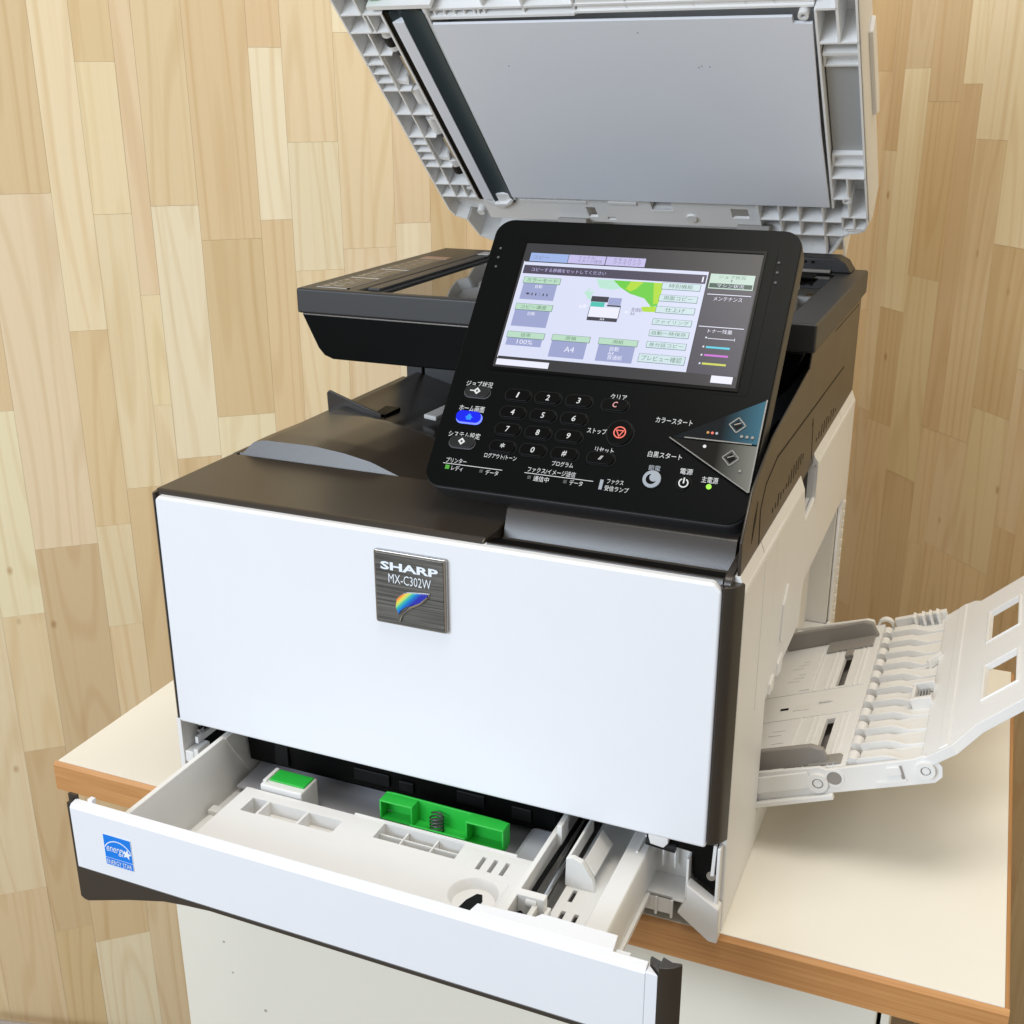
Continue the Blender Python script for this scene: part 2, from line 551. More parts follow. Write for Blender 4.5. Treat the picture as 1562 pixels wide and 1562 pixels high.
def papered_wall(name, along, inward, cols, zlo=-0.75, zhi=1.15, smax=2.0):
    """planks laid up from the room corner; cols = [(s0, s1, [(z joints top to bottom)], [tones])]"""
    ang = math.atan2(along.y, along.x)
    b = MB()
    # backing board just behind the planks
    p0 = CORN + along * -0.02; p1 = CORN + along * smax
    q = -inward * 0.012
    t = -inward * 0.04
    v = [p0 + q, p1 + q, p1 + t, p0 + t]
    vs = [(p.x, p.y, zlo) for p in v] + [(p.x, p.y, zhi) for p in v]
    b.hexa(vs)
    wall = b.build(name, M_BACKING)
    wall['kind'] = 'structure'
    cache = {}
    for s0, s1, joints, tones in cols:
        zs = [zhi] + list(joints) + [zlo]
        for k in range(len(zs) - 1):
            zt, zb = zs[k], zs[k + 1]
            w = s1 - s0 - 0.0002
            h = zt - zb - 0.0002
            key = (round(w, 4), round(h, 4))
            if key not in cache:
                pb = MB().box(-w / 2, w / 2, -0.006, 0.006, -h / 2, h / 2)
                bmesh.ops.recalc_face_normals(pb.bm, faces=pb.bm.faces)
                me = bpy.data.meshes.new('plank'); pb.bm.to_mesh(me); pb.bm.free()
                me.materials.append(M_WALL)
                cache[key] = me
            o = bpy.data.objects.new('plank', cache[key])
            COL.objects.link(o)
            o.parent = wall
            c = CORN + along * ((s0 + s1) / 2) + inward * (-0.006 + random.uniform(0, 0.0004))
            o.location = (c.x, c.y, (zt + zb) / 2)
            o.rotation_euler = (0, 0, ang)
            tn = TONES[tones[k % len(tones)]]
            j = random.uniform(0.96, 1.04)
            o.color = (tn[0] * j, tn[1] * j * random.uniform(0.985, 1.015), tn[2] * j * random.uniform(0.96, 1.04), 1)
    return wall


def auto_cols(s, smax, rnd):
    out = []
    while s < smax:
        w = rnd.choice([0.038, 0.041, 0.066, 0.070, 0.052])
        z = 1.15 - rnd.uniform(0.05, 0.3)
        js = []
        while z > -0.62:
            js.append(z); z -= rnd.uniform(0.14, 0.34)
        out.append((s, s + w, js, [rnd.choice([0, 1, 1, 2, 2, 3]) for _ in range(len(js) + 1)]))
        s += w
    return out


rnd = random.Random(5)
L_COLS = auto_cols(0.0, 0.50, rnd)
L_COLS = [c for c in L_COLS if c[1] < 0.52]
x = L_COLS[-1][1]
L_COLS += [(x, 0.575, [0.9, 0.61, 0.40, 0.22, -0.1], [1, 2, 1, 0, 1, 2]),
           (0.575, 0.619, [0.8, 0.52, 0.30, 0.05, -0.3], [2, 1, 0, 1, 2, 1]),
           (0.619, 0.662, [0.85, 0.60, 0.377, 0.14, -0.2], [1, 2, 1, 3, 1, 2]),
           (0.662, 0.725, [0.9, 0.585, 0.35, 0.10, -0.25], [2, 3, 2, 2, 1, 2]),
           (0.725, 0.782, [0.78, 0.470, 0.327, 0.08, -0.22], [1, 2, 3, 2, 1, 1]),
           (0.782, 0.818, [0.82, 0.569, 0.386, 0.12, -0.2], [1, 0, 3, 0, 1, 2]),
           (0.818, 0.885, [0.75, 0.366, 0.160, 0.02, -0.3], [1, 0, 0, 3, 1, 2]),
           (0.885, 0.936, [0.70, 0.405, 0.113, -0.15, -0.42], [2, 1, 3, 0, 1, 0]),
           (0.936, 0.957, [0.74, 0.308, 0.18, -0.173, -0.45], [1, 1, 2, 2, 1, 0]),
           (0.957, 0.997, [0.80, 0.554, 0.398, 0.082, -0.28], [1, 0, 2, 2, 0, 1]),
           (0.997, 1.037, [0.72, 0.272, 0.039, -0.092, -0.33], [1, 2, 0, 2, 1, 1]),
           (1.037, 1.107, [0.66, 0.422, 0.018, -0.27, -0.549], [2, 0, 2, 4, 0, 3]),
           (1.107, 1.155, [0.69, 0.187, -0.063, -0.246, -0.52], [0, 0, 3, 1, 4, 4]),
           (1.155, 1.225, [0.6, 0.30, 0.05, -0.447], [1, 2, 1, 2, 0])]
L_COLS += auto_cols(1.225, 1.95, rnd)
R_COLS = [(0.0, 0.027, [0.80, 0.449, 0.10, -0.2], [0, 0, 2, 1, 0]),
          (0.027, 0.079, [0.85, 0.549, 0.247, 0.090, -0.22], [1, 1, 3, 0, 1, 0]),
          (0.079, 0.143, [0.75, 0.510, 0.297, 0.031, -0.26], [2, 0, 0, 2, 0, 1]),
          (0.143, 0.178, [0.80, 0.530, 0.11, -0.049, -0.3], [1, 3, 0, 1, 2, 0]),
          (0.178, 0.233, [0.82, 0.469, 0.111, -0.04, -0.35], [2, 3, 1, 2, 1, 0]),
          (0.233, 0.300, [0.70, 0.354, 0.158, -0.040, -0.3], [2, 3, 0, 2, 1, 0]),
          (0.300, 0.337, [0.66, 0.50, 0.22, 0.027, -0.24], [2, 2, 2, 1, 0, 1])]
R_COLS += auto_cols(0.337, 1.6, rnd)
DL = Vector((-0.7562, -0.6544, 0)); NL = Vector((0.6544, -0.7562, 0))
DR = Vector((0.6544, -0.7562, 0)); NR = Vector((-0.7562, -0.6544, 0))
papered_wall('wall', DL, NL, L_COLS, smax=1.97)
papered_wall('wall', DR, NR, R_COLS, smax=1.65)

# ------------------------------------------------------------------ table
table = thing('table', 'cream topped table with wood edge banding and pale cabinet below, carrying the printer', 'table')
RT = Matrix.Rotation(0.0116, 4, 'Z')
TX0, TX1, TY0, TY1 = -0.1383, 0.6013, 0.002, 0.472
MB(RT).box(TX0 + 0.003, TX1 - 0.003, TY0 + 0.003, TY1, -0.026, 0.0).build('tabletop', M_CREAMT, table)
MB(RT).prism([(TY0, -0.0265), (TY0, -0.0035), (TY0 + 0.0028, -0.0004), (TY0 + 0.0029, -0.0265)], 'x', TX0, TX1).build('edge_band', M_EDGE, table)
MB(RT).prism([(TX1, -0.0265), (TX1, -0.003), (TX1 - 0.0028, -0.0004), (TX1 - 0.0029, -0.0265)], 'y', TY0 + 0.003, TY1).build('edge_band', M_EDGE, table)
MB(RT).prism([(TX0, -0.0265), (TX0, -0.003), (TX0 + 0.0028, -0.0004), (TX0 + 0.0029, -0.0265)], 'y', TY0 + 0.003, TY1).build('edge_band', M_EDGE, table)
MB(RT).box(-0.036, 0.5265, 0.012, 0.030, -0.75, -0.0275, 0.0012).build('cabinet_door', M_CAB, table)
MB(RT).box(0.529, 0.5345, 0.014, 0.46, -0.75, -0.0275, 0.0008).build('side_panel', M_CAB, table)
MB(RT).box(-0.034, -0.016, 0.031, 0.46, -0.75, -0.0275).build('side_panel', M_CAB, table)
MB(RT).box(-0.015, 0.528, 0.445, 0.455, -0.75, -0.0275).build('back_panel', M_CAB, table)

for cx_, cz_, r_ in ((0.010, -0.145, 0.0011), (0.016, -0.175, 0.0009), (0.046, -0.205, 0.0015), (0.150, -0.19, 0.0010), (0.385, -0.045, 0.0012), (0.31, -0.16, 0.0009)):
    MB(RT).prism(disc(cx_, cz_, r_, 9), 'y', 0.0117, 0.0120).build('scuff', M_CORD, table)
# grey cable hanging low along the wall, bottom left corner of the picture
cord_pts = []
for i in range(13):
    t = i / 12
    p = CORN + DL * (1.62 - 0.75 * t) + NL * 0.02
    cord_pts.append((p.x, p.y, -0.462 - 0.346 * t + 0.01 * math.sin(t * 3.1)))
cord = MB().tube(cord_pts, 0.0045, 10).build('cable', M_CORD, None, smooth=True)
cord['label'] = 'grey cable running low along the wood print wall at lower left'
cord['category'] = 'cable'

# ------------------------------------------------------------------ printer
pr = thing('printer', 'white and dark brown office multifunction printer with open lid, drawer and side tray', 'printer')

# ---- body shell
SX = 0.4236
door = MB()
door.prism([(0.0, 0.0695), (0.412, 0.0695), (0.412, 0.2475), (0.4070, 0.2528), (0.0035, 0.2528), (0.0, 0.2505)], 'y', 0.0, 0.011)
door = door.build('front_door', M_DOOR, pr, bevel=0.0022)
cap = MB()
cap.prism([(0.4124, 0.0), (0.4165, 0.0012), (0.4205, 0.005), (0.4236, 0.0108), (0.4124, 0.0220)], 'z', 0.0725, 0.2512)
cap.prism([(0.4122, 0.0005), (0.4124, 0.022), (0.4065, 0.022), (0.4065, 0.0112)], 'z', 0.2478, 0.2512)
cap.build('door_end_cap', M_BROWN, door, bevel=0.0009)
MB().prism([(-0.0004, 0.0), (-0.003, 0.002), (-0.0042, 0.006), (-0.0042, 0.022), (-0.0004, 0.022)], 'z', 0.0715, 0.2545).build('door_end_cap', M_BROWN, door, bevel=0.0007)
MB().box(0.0, 0.412, 0.0113, 0.022, 0.0715, 0.2515).build('door_back', M_DARK, door)

# badge
bd = MB().prism(rrect(0.1802, 0.2335, 0.1885, 0.2412, 0.0018, 3), 'y', -0.0032, 0.0).build('badge', M_CHROME, door, bevel=0.0008)
BF = Matrix(((1, 0, 0, 0), (0, 0, -1, 0), (0, 1, 0, 0), (0, 0, 0, 1)))  # local (x, z, out)
MB().prism(rrect(0.1817, 0.2315, 0.1896, 0.2392, 0.0008, 2), 'y', -0.0036, -0.0030).build('badge_plate', M_BRUSH, door)
text('lettering', 'SHARP', BF, 0.1858, 0.2282, 0.2282, 0.2340, 0.0040, M_PAPERW, door, bold=0.035)
text('lettering', 'MX-C302W', BF, 0.1915, 0.2228, 0.2192, 0.2258, 0.0040, M_PAPERW, door, bold=-0.004)
leaf = [(0.1985, 0.1985), (0.1965, 0.2035), (0.1975, 0.2095), (0.2010, 0.2130), (0.2060, 0.2150), (0.2130, 0.2158), (0.2208, 0.2165),
        (0.2200, 0.2135), (0.2165, 0.2105), (0.2110, 0.2075), (0.2040, 0.2045), (0.2005, 0.2018)]
lc = (0.2065, 0.2085)
MB().prism([(lc[0] + (a - lc[0]) * 1.09, lc[1] - 0.001 + (b - lc[1]) * 1.10) for a, b in leaf], 'y', -0.0044, -0.0036).build('emblem_rim', M_CHROME, door, bevel=0.0003)
lf = MB().prism([(a, b - 0.001) for a, b in leaf], 'y', -0.0050, -0.0037)
bmesh.ops.translate(lf.bm, verts=lf.bm.verts, vec=(-0.19, 0, -0.1))
lfo = lf.build('leaf_emblem', M_LEAF, door, bevel=0.0004)
lfo.location = (0.19, 0, 0.1)
MB().tube([(0.1994, -0.0046, 0.1925), (0.2000, -0.0047, 0.1960), (0.2025, -0.0048, 0.1995), (0.2080, -0.0048, 0.2040), (0.2150, -0.0048, 0.2080), (0.2205, -0.0048, 0.2135)], 0.00075, 6).build('emblem_stem', M_CHROME, door, smooth=True)

# side shells (right one with the bypass opening)
out = [(0.011, 0.0), (0.497, 0.0), (0.484, 0.2475), (0.4835, 0.2555), (0.011, 0.2515)]
sp = MB()
sp.prism([(0.011, 0.0), (0.1105, 0.0), (0.1105, 0.2480), (0.011, 0.2470)], 'x', 0.4196, SX)
sp.prism([(0.1105, 0.122), (0.243, 0.1235), (0.2475, 0.157), (0.462, 0.159), (0.462, 0.2515), (0.2700, 0.2497), (0.2700, 0.2210), (0.2300, 0.2165), (0.2125, 0.2488), (0.1105, 0.2480)], 'x', 0.4196, SX)
sp.prism([(0.462, 0.006), (0.497, 0.006), (0.4838, 0.2520), (0.462, 0.2515)], 'x', 0.4196, SX)
sp.prism([(0.1105, 0.0), (0.462, 0.0), (0.462, 0.030), (0.1105, 0.030)], 'x', 0.4196, SX)
bmesh.ops.remove_doubles(sp.bm, verts=sp.bm.verts, dist=1e-5)
side = sp.build('side_cover', M_CREAM, pr, bevel=0.0016)
# bright chamfer rail along the top of the cover, in three lengths
for a, b in ((0.011, 0.0700), (0.0712, 0.2120), (0.2700, 0.3990), (0.4000, 0.4838)):
    za = 0.2503 + (a - 0.011) * 0.0088; zb = 0.2503 + (b - 0.011) * 0.0088
    rl = MB()
    rl.hexa([(0.4165, a, za - 0.006), (0.4238, a, za - 0.006), (0.4238, b, zb - 0.006), (0.4165, b, zb - 0.006),
             (0.4165, a, za + 0.0046), (0.4199, a, za + 0.0046), (0.4199, b, zb + 0.0046), (0.4165, b, zb + 0.0046)])
    rl.build('top_rail', M_CREAM, side)
# grip recess of the cover, with its pale insert
MB().prism([(0.4050, 0.2150), (0.4236, 0.2150), (0.4236, 0.2508), (0.4200, 0.2550), (0.4050, 0.2550)], 'y', 0.2702, 0.2722).build('grip_wall', M_WHITE, side)
MB().prism([(0.2290, 0.2160), (0.2700, 0.2205), (0.2700, 0.2190), (0.2290, 0.2145)], 'x', 0.4050, 0.4195).build('grip_floor', M_WHITE, side)
MB().box(0.4035, 0.4049, 0.2050, 0.2720, 0.2140, 0.2550).build('grip_back', M_WHITE, side)
# vertical joint line and shallow mouldings
MB().box(0.4230, 0.4240, 0.0705, 0.0722, 0.135, 0.2440, 0.0004).build('joint_bead', M_CREAM, side)
for y0, z0, w_, h_ in ((0.150, 0.150, 0.022, 0.040), (0.146, 0.1235, 0.020, 0.014), (0.118, 0.1225, 0.018, 0.011)):
    MB().prism([(y0, z0), (y0 + w_ * 0.75, z0 - h_ * 0.18), (y0 + w_, z0 + h_ * 0.35), (y0 + w_ * 0.7, z0 + h_), (y0 + w_ * 0.12, z0 + h_ * 0.7)], 'x', 0.4230, 0.4252, 0.0008).build('cover_boss', M_CREAM, side)
# slotted vertical rib at the back edge
for k in range(13):
    z0 = 0.028 + k * 0.0098
    MB().box(0.4234, 0.4250, 0.4735, 0.4790, z0, z0 + 0.0062, 0.0006).build('rib_stud', M_CREAM, side)
# recess behind the bypass tray
MB().box(0.398, 0.4000, 0.11, 0.462, 0.020, 0.160).build('recess_wall', M_WHITE, pr)
MB().box(0.400, 0.4195, 0.11, 0.1115, 0.030, 0.123).build('recess_cheek', M_CREAM, pr)
MB().box(0.400, 0.4195, 0.455, 0.462, 0.030, 0.159).build('recess_cheek', M_CREAM, pr)
MB().box(0.400, 0.4190, 0.112, 0.455, 0.026, 0.0295).build('recess_floor', M_CREAM, pr)
for z in (0.140, 0.146, 0.152):
    MB().box(0.4000, 0.4035, 0.405, 0.415, z, z + 0.003).build('vent_slot', M_DARK, pr)
MB().box(-0.0042, -0.0005, 0.0225, 0.484, 0.0, 0.2535, 0.0008).box(-0.0042, -0.0005, 0.002, 0.0224, 0.0, 0.0712).build('side_cover', M_WHITE, pr)
# foot under the tray
MB().prism([(0.132, -0.001), (0.147, -0.001), (0.147, 0.034), (0.122, 0.034)], 'x', 0.4160, 0.4230, 0.001).build('foot', M_CREAM, pr)
MB().box(0.0, 0.4195, 0.470, 0.478, 0.0, 0.254).build('back_cover', M_CREAM, pr)
# interior of the drawer bay
bay = MB()
bay.box(0.002, 0.36, 0.26, 0.264, 0.0, 0.0700)
bay.box(0.002, 0.3960, 0.022, 0.264, 0.0705, 0.0740)
bay.box(0.3960, 0.4185, 0.022, 0.108, 0.0705, 0.0740)
bay.box(0.0010, 0.0030, 0.020, 0.264, 0.0, 0.0700)
bay.build('drawer_bay', M_DARK, pr)
MB().prism([(0.0250, 0.0330), (0.0290, 0.0312), (0.2000, 0.0380), (0.2000, 0.0704), (0.0230, 0.0704), (0.0230, 0.0560)], 'x', 0.0450, 0.3000).build('feed_unit', M_DARK, pr)
for x0, w_, z0, z1 in ((0.070, 0.012, 0.036, 0.062), (0.140, 0.030, 0.040, 0.050), (0.178, 0.012, 0.040, 0.048), (0.225, 0.022, 0.042, 0.052), (0.268, 0.015, 0.040, 0.050)):
    MB().box(x0, x0 + w_, 0.0220, 0.0240, z0, z1, 0.0006).build('feed_rib', M_FEED, pr)
MB().box(0.0032, 0.0060, 0.012, 0.10, 0.0445, 0.0500).build('bay_rail', M_CREAM, pr)
for z, y in ((0.058, 0.016), (0.0525, 0.015), (0.062, 0.018)):
    MB().box(0.0035, 0.0062, y, y + 0.005, z, z + 0.0028).build('contact', M_METAL, pr)
MB().box(-0.0004, 0.0075, 0.003, 0.022, 0.0320, 0.0420, 0.0008).box(0.0080, 0.0122, 0.003, 0.018, 0.0335, 0.0450, 0.0006).build('latch', M_WHITE, pr)

# right hand bracket below the door
br = MB()
br.box(0.3585, 0.3665, 0.004, 0.016, 0.0275, 0.0300)
br.box(0.3585, 0.3595, 0.004, 0.040, 0.0300, 0.0470)
br.box(0.3650, 0.3668, 0.004, 0.040, 0.0070, 0.0520)
br.box(0.3668, 0.4010, 0.0285, 0.0305, 0.0100, 0.0550)
br.box(0.3668, 0.4000, 0.004, 0.0285, 0.0205, 0.0222)
br.box(0.3668, 0.3920, 0.004, 0.0055, 0.0090, 0.0222)
br.box(0.3585, 0.3650, 0.0385, 0.0400, 0.0275, 0.0530)
for xx in (0.3790, 0.3872):
    br.box(xx, xx + 0.0014, 0.0195, 0.0285, 0.0340, 0.0550)
br.box(0.3668, 0.4008, 0.0190, 0.0285, 0.0535, 0.0550)
for xx in (0.3799, 0.3905):
    br.box(xx, xx + 0.0018, 0.0022, 0.0040, 0.0075, 0.0215)
br.box(0.3990, 0.4008, 0.006, 0.030, 0.0200, 0.0540)
brk = br.build('drawer_bracket', M_WHITE, pr, bevel=0.0006)
MB().prism([(0.4010, 0.0385), (0.4012, 0.0270), (0.3955, 0.0145), (0.4175, -0.0020), (0.4232, -0.0020), (0.4232, 0.0250), (0.4195, 0.0270)], 'y', 0.0005, 0.010).build('corner_foot', M_WHITE, brk, bevel=0.0012)
MB().prism([(0.4008, 0.0560), (0.4016, 0.0400), (0.4030, 0.0375), (0.4186, 0.0300), (0.4186, 0.0695), (0.3700, 0.0695), (0.3700, 0.0585)], 'y', 0.012, 0.0150).build('bracket_plate', M_DARK, brk)
MB().box(0.4190, 0.4212, 0.004, 0.013, 0.0260, 0.0690, 0.0005).build('guide_post', M_WHITE, brk)
MB().cyl((0.4148, 0.0125, 0.0420), (0.4148, 0.0100, 0.0425), 0.0032, 16).build('screw', M_METAL, brk, smooth=True)
MB().prism([(0.4150, 0.0455), (0.4172, 0.0460), (0.4180, 0.0690), (0.4160, 0.0690)], 'y', 0.006, 0.0095).build('clip', M_WHITE, brk)
MB().prism([(0.3725, 0.0640), (0.3740, 0.0590), (0.3830, 0.0580), (0.3860, 0.0620), (0.3860, 0.0690), (0.3725, 0.0690)], 'y', 0.006, 0.018, 0.0006).build('roller_hub', M_WHITE, brk)
MB().cyl((0.3700, 0.012, 0.0575), (0.3900, 0.012, 0.0560), 0.0035, 14).build('roller', M_ROLL, brk, smooth=True)

# ---- front deck (brown top)
fd = MB()
fd.prism([(0.0045, 0.2490), (0.0048, 0.2530), (0.0085, 0.2560), (0.1000, 0.2560), (0.1000, 0.2440), (0.0045, 0.2440)], 'x', -0.0040, 0.2568)
deckf = fd.build('front_deck', M_BROWN, pr, bevel=0.0016)
# scooped ledge right of the joint, below the control panel
prof = [(0.0045, 0.2440), (0.0045, 0.2508), (0.0062, 0.2537), (0.0095, 0.2532), (0.0160, 0.2495), (0.0230, 0.2475), (0.0290, 0.2474), (0.0325, 0.2485), (0.0390, 0.2655), (0.0410, 0.2670), (0.1125, 0.2670), (0.1125, 0.2300), (0.0045, 0.2300)]
MB().prism(prof, 'x', 0.2584, 0.4110).build('ledge', M_BROWN2, pr, smooth=True)
MB().prism([(0.0045, 0.2440), (0.0045, 0.2512), (0.0062, 0.2541), (0.0095, 0.2560), (0.1125, 0.2640), (0.1125, 0.2300), (0.0045, 0.2300)], 'x', 0.4112, 0.4168).build('ledge_rim', M_BROWN, pr, bevel=0.0012)

# ---- brown side plate rising to the scanner
pl = MB()
pl.prism([(0.0115, 0.2480), (0.0120, 0.2760), (0.0330, 0.3010), (0.0874, 0.3194), (0.2140, 0.3365), (0.2200, 0.3488), (0.4850, 0.3488), (0.4845, 0.2500)], 'x', 0.4178, 0.4197)
plate = pl.build('side_plate', M_BROWN, pr, bevel=0.0009)
XP = 0.4197
# seam of the rear access flap (thin dark strip let into the plate)
sm = MB()
SEAM = [(0.4043, 0.2977), (0.1072, 0.3012), (0.0734, 0.2930), (0.0607, 0.2801), (0.0637, 0.2560)]
for (a, b), (c_, d_) in zip(SEAM[:-1], SEAM[1:]):
    L_ = math.hypot(c_ - a, d_ - b); nx, nz = -(d_ - b) / L_ * 0.0007, (c_ - a) / L_ * 0.0007
    sm.prism([(a - nx, b - nz), (c_ - nx, d_ - nz), (c_ + nx, d_ + nz), (a + nx, b + nz)], 'x', XP - 0.0004, XP + 0.0002)
sm.build('seam', M_DARK, plate)
MB().prism([(0.2505, 0.2871), (0.2573, 0.2560), (0.2582, 0.2560), (0.2513, 0.2871)], 'x', XP - 0.0004, XP + 0.0002).prism([(0.2490, 0.2914), (0.2526, 0.2852), (0.2485, 0.2847)], 'x', XP - 0.0004, XP + 0.0002).build('seam', M_DARK, plate)
for k in range(13):
    yy = 0.1023 + k * 0.0093
    hh = [0.003, 0.004, 0.009, 0.005, 0.003, 0.004, 0.008, 0.010, 0.010, 0.010, 0.010, 0.008, 0.004][k]
    zz = 0.2651 + k * 0.00043
    MB().box(XP - 0.0004, XP + 0.0001, yy, yy + 0.0030, zz - hh * 0.35, zz + hh * 0.65).build('vent', M_DARK, plate)
for k in range(9):
    yy = 0.2749 + k * 0.0122
    hh = [0.003, 0.006, 0.010, 0.010, 0.010, 0.006, 0.009, 0.007, 0.003][k]
    MB().box(XP - 0.0004, XP + 0.0001, yy, yy + 0.0036, 0.2662 - hh * 0.3, 0.2662 + hh * 0.7).build('vent', M_DARK, plate)
MB().prism([(0.0388, 0.2656), (0.0480, 0.2780), (0.0501, 0.2894), (0.0419, 0.2780)], 'x', XP - 0.0004, XP + 0.0002).build('hinge_slot', M_DARK, plate)
MB().prism([(0.330, 0.3425), (0.470, 0.3412), (0.470, 0.3418), (0.330, 0.3431)], 'x', XP - 0.0004, XP + 0.0002).build('seam', M_DARK, plate)

# ---- scanner unit
sc = MB()
sc.holed(-0.0055, SX - 0.0004, 0.206, 0.4885, 0.3490, 0.3700, [(0.0495, 0.0565, 0.2155, 0.4560), (0.0710, 0.3985, 0.2155, 0.4560)])
scan = sc.build('scanner', M_CHAR, pr, bevel=0.0020)
belly = MB()
belly.prism([(-0.0030, 0.3488), (0.0115, 0.3200), (0.0170, 0.3140), (0.0250, 0.3112), (0.3950, 0.3112), (0.4050, 0.3200), (0.4160, 0.3488)], 'y', 0.2085, 0.486)
belly.build('scanner_belly', M_BLACK, scan, bevel=0.0015)
MB().box(0.0000, 0.4160, 0.2062, 0.2080, 0.3482, 0.3492).build('trim_line', M_CHROME, scan)
MB().box(0.0480, 0.4000, 0.2140, 0.4570, 0.3500, 0.3560).build('scan_well', M_DARK, scan)
MB().box(0.0497, 0.0563, 0.2157, 0.4558, 0.3640, 0.3680).build('slit_glass', M_GLASS, scan)
MB().box(0.0712, 0.3983, 0.2157, 0.4558, 0.3650, 0.3688).build('platen_glass', M_GLASS, scan)
MB().box(0.0580, 0.0690, 0.2160, 0.4540, 0.3700, 0.3722, 0.0006).build('glass_divider', M_CHAR, scan)
MB().box(0.0565, 0.0680, 0.4350, 0.4520, 0.3724, 0.3730).build('white_reference', M_STICKW, scan)
# instruction stickers beside the slit glass
st = [(0.0085, 0.0368, 0.2170, 0.2735), (0.0085, 0.0368, 0.2745, 0.3260), (0.0085, 0.0368, 0.3285, 0.4060)]
for a, b, c_, d_ in st:
    MB().box(a, b, c_, d_, 0.3700, 0.37035).build('sticker', M_STICKW, scan)
    MB().box(a + 0.0007, b - 0.0007, c_ + 0.0007, d_ - 0.0040, 0.37036, 0.3706).build('sticker_print', M_STICK, scan)
    pm = MB()
    for k in range(5):
        yk = c_ + 0.006 + k * (d_ - c_ - 0.014) / 5
        pm.box(a + 0.003, a + 0.0035 + random.uniform(0.001, 0.006), yk, yk + 0.0012, 0.37061, 0.3707)
        pm.box(a + 0.012, a + 0.012 + random.uniform(0.004, 0.010), yk + 0.002, yk + 0.0026, 0.37061, 0.3707)
    pm.build('sticker_lines', M_STICKW, scan)
MB().box(0.0085, 0.0360, 0.4085, 0.4200, 0.3700, 0.37035).build('sticker', M_STICKP, scan)
MB().box(0.0385, 0.0400, 0.2155, 0.2175, 0.3700, 0.3708).build('marker', M_DARK, scan)
# hinge tower at back right
ht = MB()
ht.prism([(0.3350, 0.3700), (0.3350, 0.3780), (0.3460, 0.3830), (0.3980, 0.3830), (0.4060, 0.3790), (0.4120, 0.3700)], 'y', 0.4575, 0.4880)
hinge = ht.build('hinge_housing', M_CHAR, scan, bevel=0.0015)
MB().box(0.3715, 0.3860, 0.4100, 0.4400, 0.3702, 0.3720, 0.0005).build('hinge_slot', M_DARK, scan)
MB().box(0.3700, 0.3760, 0.3650, 0.4080, 0.3702, 0.3760, 0.0008).build('hinge_clip', M_WHITE, scan)
MB().box(0.3640, 0.3940, 0.4525, 0.4572, 0.3702, 0.3728, 0.0006).build('rubber_bar', M_GREYG, scan)
for a, b in ((0.3640, 0.3720), (0.3760, 0.3790)):
    MB().box(a, b, 0.4565, 0.4574, 0.3780, 0.3800).build('hinge_slot', M_DARK, scan)
# back column carrying the scanner
cl = MB().box(0.0005, 0.0180, 0.384, 0.484, 0.2500, 0.3140, 0.001).box(0.0200, 0.4170, 0.386, 0.484, 0.2300, 0.3140)
cl.build('back_column', M_CHAR, pr)
MB().box(0.3700, 0.4165, 0.115, 0.384, 0.1900, 0.2500).build('exit_wall', M_DARK, pr)

# ---- output tray (curved surface: low at the right, high at the left)
def tray_z(x, y):
    p = [(-0.005, 0.2560), (0.0035, 0.2560), (0.012, 0.2655), (0.022, 0.2682), (0.0665, 0.2685), (0.094, 0.2662), (0.118, 0.2625), (0.1405, 0.2560), (0.160, 0.2510), (0.200, 0.2390), (0.260, 0.2280), (0.420, 0.2150)]
    for (a, b), (c_, d_) in zip(p[:-1], p[1:]):
        if x <= c_:
            t = (x - a) / (c_ - a)
            z = b + (d_ - b) * t
            break
    else:
        z = p[-1][1]
    zz = z
    k = min(1, max(0, (y - (0.214 - 0.18 * max(0, x - 0.05))) / 0.010)); k = k * k * (3 - 2 * k)
    drop = min(1, max(0, (x - 0.012) / 0.06))
    zz -= 0.055 * min(0.12, max(0, y - 0.112)) * min(1, max(0, (x - 0.002) / 0.02))
    zz -= 0.012 * k * drop
    if y > 0.25:
        zz -= 0.004 * min(1, (y - 0.25) / 0.08) * drop
    return zz
tr = MB()
nx_, ny_, nf_ = 84, 60, 6
xs = [0.0005 + (0.4160 - 0.0005) * (i / nx_) ** 1.5 for i in range(nx_ + 1)]
grid = []
for x_ in xs:
    zt_ = tray_z(x_, 0.130)
    y1_ = 0.1012 + max(0.0002, (zt_ - 0.2500) / 2.6)
    col_ = []
    for j in range(nf_ + 1):
        t = j / nf_
        yy = 0.1012 + (y1_ - 0.1012) * t
        col_.append((x_, yy, 0.2500 + (zt_ - 0.2500) * t if zt_ > 0.2500 else zt_))
    for j in range(1, ny_ + 1):
        t = j / ny_
        yy = y1_ + (0.386 - y1_) * t ** 1.15
        col_.append((x_, yy, tray_z(x_, max(0.130, yy))))
    grid.append([tr.bm.verts.new(p) for p in col_])
for i in range(nx_):
    for j in range(ny_ + nf_):
        tr.bm.faces.new((grid[i][j], grid[i + 1][j], grid[i + 1][j + 1], grid[i][j + 1]))
tray = tr.build('output_tray', M_BROWN, pr)
for p in tray.data.polygons:
    p.use_smooth = True
tray.data.set_sharp_from_angle(angle=math.radians(50))
MB().box(-0.0042, 0.0000, 0.1002, 0.3840, 0.2440, 0.2560, 0.001).build('tray_rim', M_BROWN, tray)
